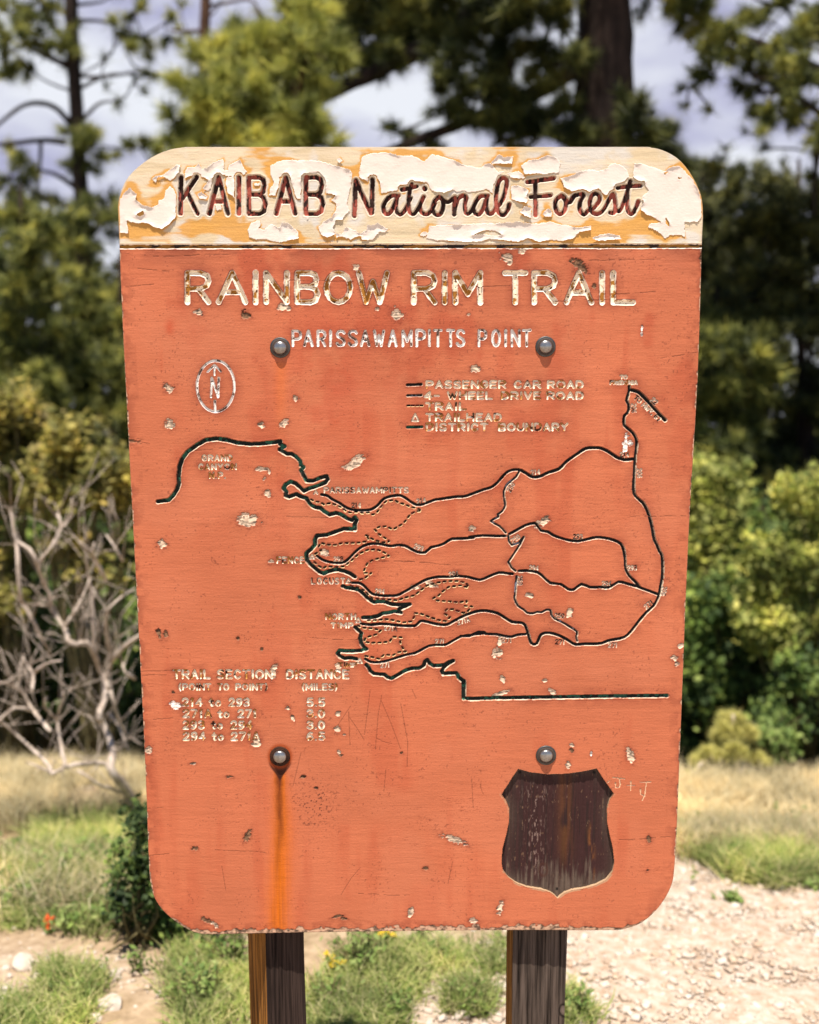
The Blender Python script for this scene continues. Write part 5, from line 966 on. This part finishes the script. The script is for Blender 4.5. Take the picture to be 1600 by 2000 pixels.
# --- build
keepv = inside & hole; near_in = np.zeros_like(inside)
q_any = (inside[:-1, :-1] | inside[:-1, 1:] | inside[1:, :-1] | inside[1:, 1:])
q_sh = (SH[:-1, :-1] < 0) | (SH[:-1, 1:] < 0) | (SH[1:, :-1] < 0) | (SH[1:, 1:] < 0)
snap = ~inside; VX = np.where(snap, oqx, BX); VZ = np.where(snap, oqz, BZ); Y = np.where(snap, 0.0012, Y)
ii = np.arange(NZ*NX).reshape(NZ, NX); F = np.stack([ii[:-1, :-1], ii[:-1, 1:], ii[1:, 1:], ii[1:, :-1]], -1)
def compact(mask, y, colr):
    Fm = F[mask]; used = np.unique(Fm); remap = np.full(NZ*NX, -1, np.int32); remap[used] = np.arange(len(used))
    return np.stack([VX.ravel()[used], y.ravel()[used], VZ.ravel()[used]], -1), remap[Fm], colr.reshape(-1, 3)[used]

t = NT('weathered_sign_paint'); a_ = t.n('ShaderNodeAttribute', attribute_name='coat')
gn = t.noise(1.0, 4, t.coord((60, 60, 900))); gn2 = t.noise(700, 3, t.coord())
bmp = t.n('ShaderNodeMath', operation='ADD'); t.l(gn, bmp.inputs[0]); t.l(gn2, bmp.inputs[1])
rr = t.n('ShaderNodeMapRange'); rr.inputs['To Min'].default_value = .55; rr.inputs['To Max'].default_value = .85; t.l(gn, rr.inputs['Value'])
M['paint'] = t.done(t.bsdf(a_.outputs['Color'], rr.outputs[0], 0.22, bump=bmp.outputs[0], bstr=.35, bdist=.0006))
t = NT('plywood_edge'); wv = t.noise(1.0, 3, t.coord((8, 500, 8))); M['ply'] = t.done(t.bsdf(t.ramp([(.35, (.10, .065, .04)), (.65, (.34, .25, .17))], wv), .9, .1))
t = NT('peeling_cream_paint'); pn = t.noise(300, 5, t.coord()); pn2 = t.noise(1.0, 4, t.coord((50, 50, 420)))
b_ = t.n('ShaderNodeMath', operation='ADD'); t.l(pn, b_.inputs[0]); t.l(pn2, b_.inputs[1]); pv = t.noise(18, 4, t.coord())
M['cream'] = t.done(t.bsdf(t.ramp([(.3, (.72, .62, .54)), (.7, (.77, .68, .60))], pv), .6, .25, bump=b_.outputs[0], bstr=.3, bdist=.0005))

TH = 0.0225
sign = empty('trail_sign', (0, 0.09, -0.02), 'salmon red wooden trail sign with a routed map and peeling cream header, on two posts', 'trail sign')
V, Fq, colr = compact(q_any & q_sh, Y, coat); print('face', len(V))
nB = len(OUTB); f0 = len(V); ring0 = np.column_stack([OUTB[:, 0], np.full(nB, .0008), OUTB[:, 1]]); ring1 = np.column_stack([OUTB[:, 0], np.full(nB, TH), OUTB[:, 1]])
j = np.arange(nB); k_ = (j + 1) % nB; ctr_ = OUTB.mean(0)
side = np.stack([f0 + j, f0 + nB + j, f0 + nB + k_, f0 + k_], -1); backf = np.stack([f0 + nB + j, np.full(nB, f0 + 2*nB), f0 + nB + k_], -1)
V2 = np.vstack([V, ring0, ring1, [[ctr_[0], TH, ctr_[1]]]])
panel = mesh_obj('panel', V2, [np.vstack([Fq, side]), backf], [M['paint'], M['ply']], sign, smooth=True,
    attrs={'coat': np.vstack([colr, np.full((2*nB + 1, 3), .2)])}, matidx=np.concatenate([np.zeros(len(Fq)), np.ones(len(side) + len(backf))]))
# cream paint that has lifted off the header, a thin curled skin standing off the wood
lift = 0.0005 + np.exp(-np.clip(fsd, 0, 40)/3.6)*(0.0025*sstep(.34, .70, fbm(BX*38, BZ*38, 191, 3)) + .0004*sstep(.4, .7, fbm(BX*110, BZ*110, 195, 2))) + .00025*sstep(.45, .65, fbm(BX*25, BZ*25, 197, 3))
yp = -lift - 0.00015*(fine2 - .5); pm = fsd > 0; qp = pm[:-1, :-1] & pm[:-1, 1:] & pm[1:, :-1] & pm[1:, 1:]
Vp, Fp, _c = compact(qp, yp, coat); np_ = len(Vp); Vb = Vp.copy(); Vb[:, 1] += 0.0003
E = np.concatenate([Fp[:, [0, 1]], Fp[:, [1, 2]], Fp[:, [2, 3]], Fp[:, [3, 0]]]); key = np.sort(E, 1); uq, inv, cnt = np.unique(key[:, 0].astype(np.int64)*np_ + key[:, 1], return_inverse=True, return_counts=True)
be = E[cnt[inv] == 1]; rim = np.stack([be[:, 1], be[:, 0], be[:, 0] + np_, be[:, 1] + np_], -1)
mesh_obj('peeling_paint', np.vstack([Vp, Vb]), np.vstack([Fp, Fp[:, ::-1] + np_, rim]), M['cream'], sign, smooth=False)
# shield shaped recess: floor of an inner ply, its own wall
FD = 0.0068
swear = fbm(BX*340, BZ*100, 201, 4)
sc_ = lin(58, 32, 31)*(0.62 + .62*grain[..., None]); sc_ = blend(sc_, lin(28, 20, 18), sstep(.55, .62, grain)*.6)
sc_ = blend(sc_, lin(118, 72, 28), np.exp(-((PX - 1105)/13)**2)*sstep(.40, .58, fbm(BX*90, BZ*14, 205, 3))*sstep(1720, 1650, PY)*.35)
sc_ = blend(sc_, lin(136, 84, 34), np.exp(-((PX - 1156)/6)**2)*sstep(.5, .62, fbm(BX*80, BZ*20, 209, 3))*sstep(1600, 1640, PY)*.7)
sc_ = blend(sc_, lin(136, 112, 102), sstep(.60, .70, fbm(BX*420, BZ*110, 213, 4))*np.maximum(np.exp(-((PX - 1046)/16)**2)*sstep(1540, 1570, PY)*sstep(1730, 1690, PY), np.exp(-((PX - 1048)/22)**2 - ((PY - 1555)/18)**2))*.8)
sc_ = blend(sc_, lin(120, 92, 70), sstep(.74, .80, swear)*.6)
rimw = np.clip(SH, 0, 90); gw = sstep(1690, 1740, PY + 60*(fbm(BX*260, BZ*22, 217, 4) - .5)*2)
sc_ = blend(sc_, (lin(104, 88, 76)*(.30 + .95*grain[..., None])), np.maximum(gw*.95, np.exp(-rimw/9)*sstep(.3, .55, grain2)*.75))
sc_ = blend(sc_, lin(20, 16, 14), np.exp(-((PX - 1089)/2.6)**4 - ((PY - 1739)/3)**4))
for hx, hy in ((1016, 1511), (1162, 1511)): sc_ = blend(sc_, lin(14, 12, 10), np.exp(-((PX - hx)/3.)**4 - ((PY - hy)/3.)**4))
kn = np.hypot((PX - 1062)/8, (PY - 1702)/12); sc_ = blend(sc_, lin(70, 40, 32), np.exp(-((kn - 1)/.25)**2)*.7)
Yf = FD - 0.0011*sstep(.35, .65, grain) + .0004*(fine - .5) + 0.0012*np.exp(-((kn - .8)/.4)**2)*0
floor_q = (SH[:-1, :-1] > -2.5) & (SH[1:, 1:] > -2.5) & (SH[:-1, 1:] > -2.5) & (SH[1:, :-1] > -2.5)
Vs, Fs_, cs_ = compact(floor_q, Yf, sc_)
nS = len(SHB); w0 = len(Vs); w_a = np.column_stack([SHB[:, 0], np.full(nS, -.0002), SHB[:, 1]]); w_b = np.column_stack([SHB[:, 0], np.full(nS, FD + .001), SHB[:, 1]]); j = np.arange(nS); k_ = (j + 1) % nS
wall = np.stack([w0 + j, w0 + k_, w0 + nS + k_, w0 + nS + j], -1)
mesh_obj('shield_recess', np.vstack([Vs, w_a, w_b]), np.vstack([Fs_, wall]), M['paint'], sign, smooth=False, attrs={'coat': np.vstack([cs_, np.tile(lin(160, 132, 104), (2*nS, 1))])})

# bolts
def metal(name, col, rough, rust=None):
    t = NT(name); n = t.noise(90, 5, t.coord()); c = t.ramp([(.35, tuple(v*.6 for v in col)), (.6, col)], n)
    if rust is not None: c = t.mix(t.ramp([(.42, (0, 0, 0)), (.58, (1, 1, 1))], t.noise(60, 4, t.coord())), c, rust)
    return t.done(t.bsdf(c, rough, .5, metal=.85, bump=n, bstr=.15, bdist=.001))
M['steel'] = metal('dull_steel', (.34, .325, .315), .32); M['washer'] = metal('grey_washer', (.10, .095, .092), .5); 
t = NT('rusty_washer'); n_ = t.noise(160, 5, t.coord()); M['rust'] = t.done(t.bsdf(t.ramp([(.3, (.014, .006, .004)), (.65, (.05, .018, .008)), (.85, (.12, .04, .012))], n_), .8, .2, bump=n_, bstr=.5, bdist=.001))
t = NT('dark_bolt_collar'); M['rustring'] = t.done(t.bsdf((.055, .038, .03), .7, .3))
def lathe(prof_, k=40):
    pr = np.asarray(prof_, float); a = np.linspace(0, 2*math.pi, k, endpoint=False); n = len(pr)
    V = np.stack([pr[:, 0][:, None]*np.cos(a), -pr[:, 1][:, None]*np.ones(k), pr[:, 0][:, None]*np.sin(a)], -1).reshape(-1, 3)
    i = np.arange(n*k).reshape(n, k); j = np.roll(i, -1, 1); return V, np.stack([i[:-1], i[1:], j[1:], j[:-1]], -1).reshape(-1, 4)
for px, py, rust in ((547.5, 679, 0), (1065.5, 677, 0), (547, 1477, 1), (1066.5, 1475, 0)):
    c = to_board((px, py)); m = mpp((px, py)); bolt = bpy.data.objects.new('bolt', None); COL.objects.link(bolt); bolt.parent = sign; bolt.location = (c[0], 0 - .09, c[1] + .02)
    if rust: bolt['label'] = 'rust brown bolt with an orange run below it'
    rw = 20*m; rh = 12.8*m
    V, F_ = lathe([(rw*.5, .0018), (rw*.55, .0021), (rw*.80, .0023), (rw*.93, .0021), (rw*.99, .0015), (rw, .0007), (rw*.99, -.0008)]); o = mesh_obj('washer', V, F_, M['rust' if rust else 'washer'], None, smooth=True); o.parent = bolt
    pts = [(rh*1.02, .0018), (rh*1.02, .0028), (rh*.99, .0036)] + [(rh*.99*math.cos(a), .0036 + .0054*math.sin(a)) for a in np.linspace(.12, 1.56, 10)]
    V, F_ = lathe(pts); o = mesh_obj('bolt_head', V, F_, M['steel'], None, smooth=True); o.parent = bolt
    V, F_ = lathe([(rh*1.30, .0021), (rh*1.28, .0027), (rh*1.12, .0030), (rh*1.0, .0030)]); o = mesh_obj('collar', V, F_, M['rust' if rust else 'rustring'], None, smooth=True); o.parent = bolt

# posts
def wood_post(name, dark, light, knot=None):
    t = NT(name); g_ = t.noise(1.0, 6, t.coord((260, 260, 6)), .62); g2_ = t.noise(1.0, 4, t.coord((70, 70, 2.5)), .6)
    c = t.mix(.5, t.ramp([(.42, tuple(v*.3 for v in dark)), (.58, light)], g_), t.ramp([(.38, tuple(v*.5 for v in dark)), (.62, light)], g2_))
    ad = t.n('ShaderNodeMath', operation='ADD'); t.l(g_, ad.inputs[0]); t.l(g2_, ad.inputs[1])
    for kp, ks in (knot or ()):
        gp = t.n('ShaderNodeNewGeometry'); m_ = t.n('ShaderNodeMapping', vector_type='TEXTURE'); m_.inputs['Location'].default_value = kp; m_.inputs['Scale'].default_value = ks
        t.l(gp.outputs['Position'], m_.inputs['Vector']); ln = t.n('ShaderNodeVectorMath', operation='LENGTH'); t.l(m_.outputs[0], ln.inputs[0])
        wob = t.n('ShaderNodeMath', operation='MULTIPLY_ADD'); t.l(t.noise(55, 4, t.coord()), wob.inputs[0]); wob.inputs[1].default_value = .55; t.l(ln.outputs['Value'], wob.inputs[2])
        kc = t.ramp([(.42, tuple(min(1, v*1.5) for v in light)), (.60, tuple(v*.9 for v in light)), (.68, tuple(v*.15 for v in dark)), (.78, tuple(v*.5 for v in dark)), (.92, light)], wob.outputs[0])
        c = t.mix(t.ramp([(.62, (1, 1, 1)), (.98, (0, 0, 0))], wob.outputs[0]), c, kc)
    return t.done(t.bsdf(c, .9, .1, bump=ad.outputs[0], bstr=1.0, bdist=.004))
kz = lambda px, py: tuple(float(v) for v in at(px, py, CD + TH + .004))
M['post_dark'] = wood_post('dark_weathered_post', (.018, .011, .009), (.060, .039, .031)); M['post_orange'] = wood_post('orange_stained_wood', (.07, .028, .008), (.40, .17, .035))
M['post_grey'] = wood_post('grey_brown_post', (.022, .015, .011), (.130, .096, .076), [(kz(1102, 1974), (.020, .05, .028))])
def post(cs, ztop, mats, seed, crack=None):
    """cs: cross-section corners (x, y) counter-clockwise seen from above, starting front right; last two corners bound the orange left face"""
    rng = np.random.default_rng(seed); P = np.asarray(cs, float); nside = 26; loop = []; mi = []
    for i in range(len(P)):
        a, b = P[i], P[(i+1) % len(P)]
        for s_ in np.linspace(0, 1, nside, endpoint=False): loop.append(a + (b - a)*s_); mi.append(i)
    loop = np.array(loop); k = len(loop); ctr = P.mean(0); zs = np.linspace(-.35, ztop, 120)
    sdn = np.arange(k); V = []
    for z in zs:
        w_ = (vnoise(sdn*.31 + 3, np.full(k, z*2.0), 300 + seed) - .5)*.0026 + (vnoise(sdn*.83, np.full(k, z*5.0), 310 + seed) - .5)*.0030
        d = unit(loop - ctr); Q = loop + d*w_[:, None]
        V.append(np.column_stack([Q, np.full(k, z)]))
    V = np.vstack(V + [[[ctr[0], ctr[1], ztop]]]); i = np.arange(len(zs)*k).reshape(len(zs), k); j = np.roll(i, -1, 1)
    Fq_ = np.stack([i[:-1], j[:-1], j[1:], i[1:]], -1).reshape(-1, 4); cap = np.stack([i[-1], j[-1], np.full(k, len(V) - 1)], -1)
    mid = [mats[1] if m_ == 1 else mats[0] for m_ in np.tile(mi, len(zs) - 1)] + [mats[0]]*k
    return V, [Fq_, cap], mid
yb = TH + .001
xl = lambda px, yd: float(at(px, 1900, CD + yd)[0])
ptop = float(to_board((800, 620))[1])
# corners: front right, front left, back left, back right
L = [(xl(597, yb + .012), yb + .006), (xl(520, yb), yb), (xl(486.5, yb + .075), yb + .075), (xl(575, yb + .095), yb + .095)]
R = [(xl(1105.5, yb + .004), yb + .003), (xl(1001, yb), yb), (xl(989.5, yb + .085), yb + .085), (xl(1090, yb + .09), yb + .09)]
V, F_, mi_ = post(L, ptop, (0, 1), 1); mesh_obj('post', V, F_, [M['post_dark'], M['post_orange']], sign, smooth=False, matidx=mi_)
V, F_, mi_ = post(R, ptop, (0, 1), 2); pr = mesh_obj('post', V, F_, [M['post_grey'], M['post_orange']], sign, smooth=False, matidx=mi_)
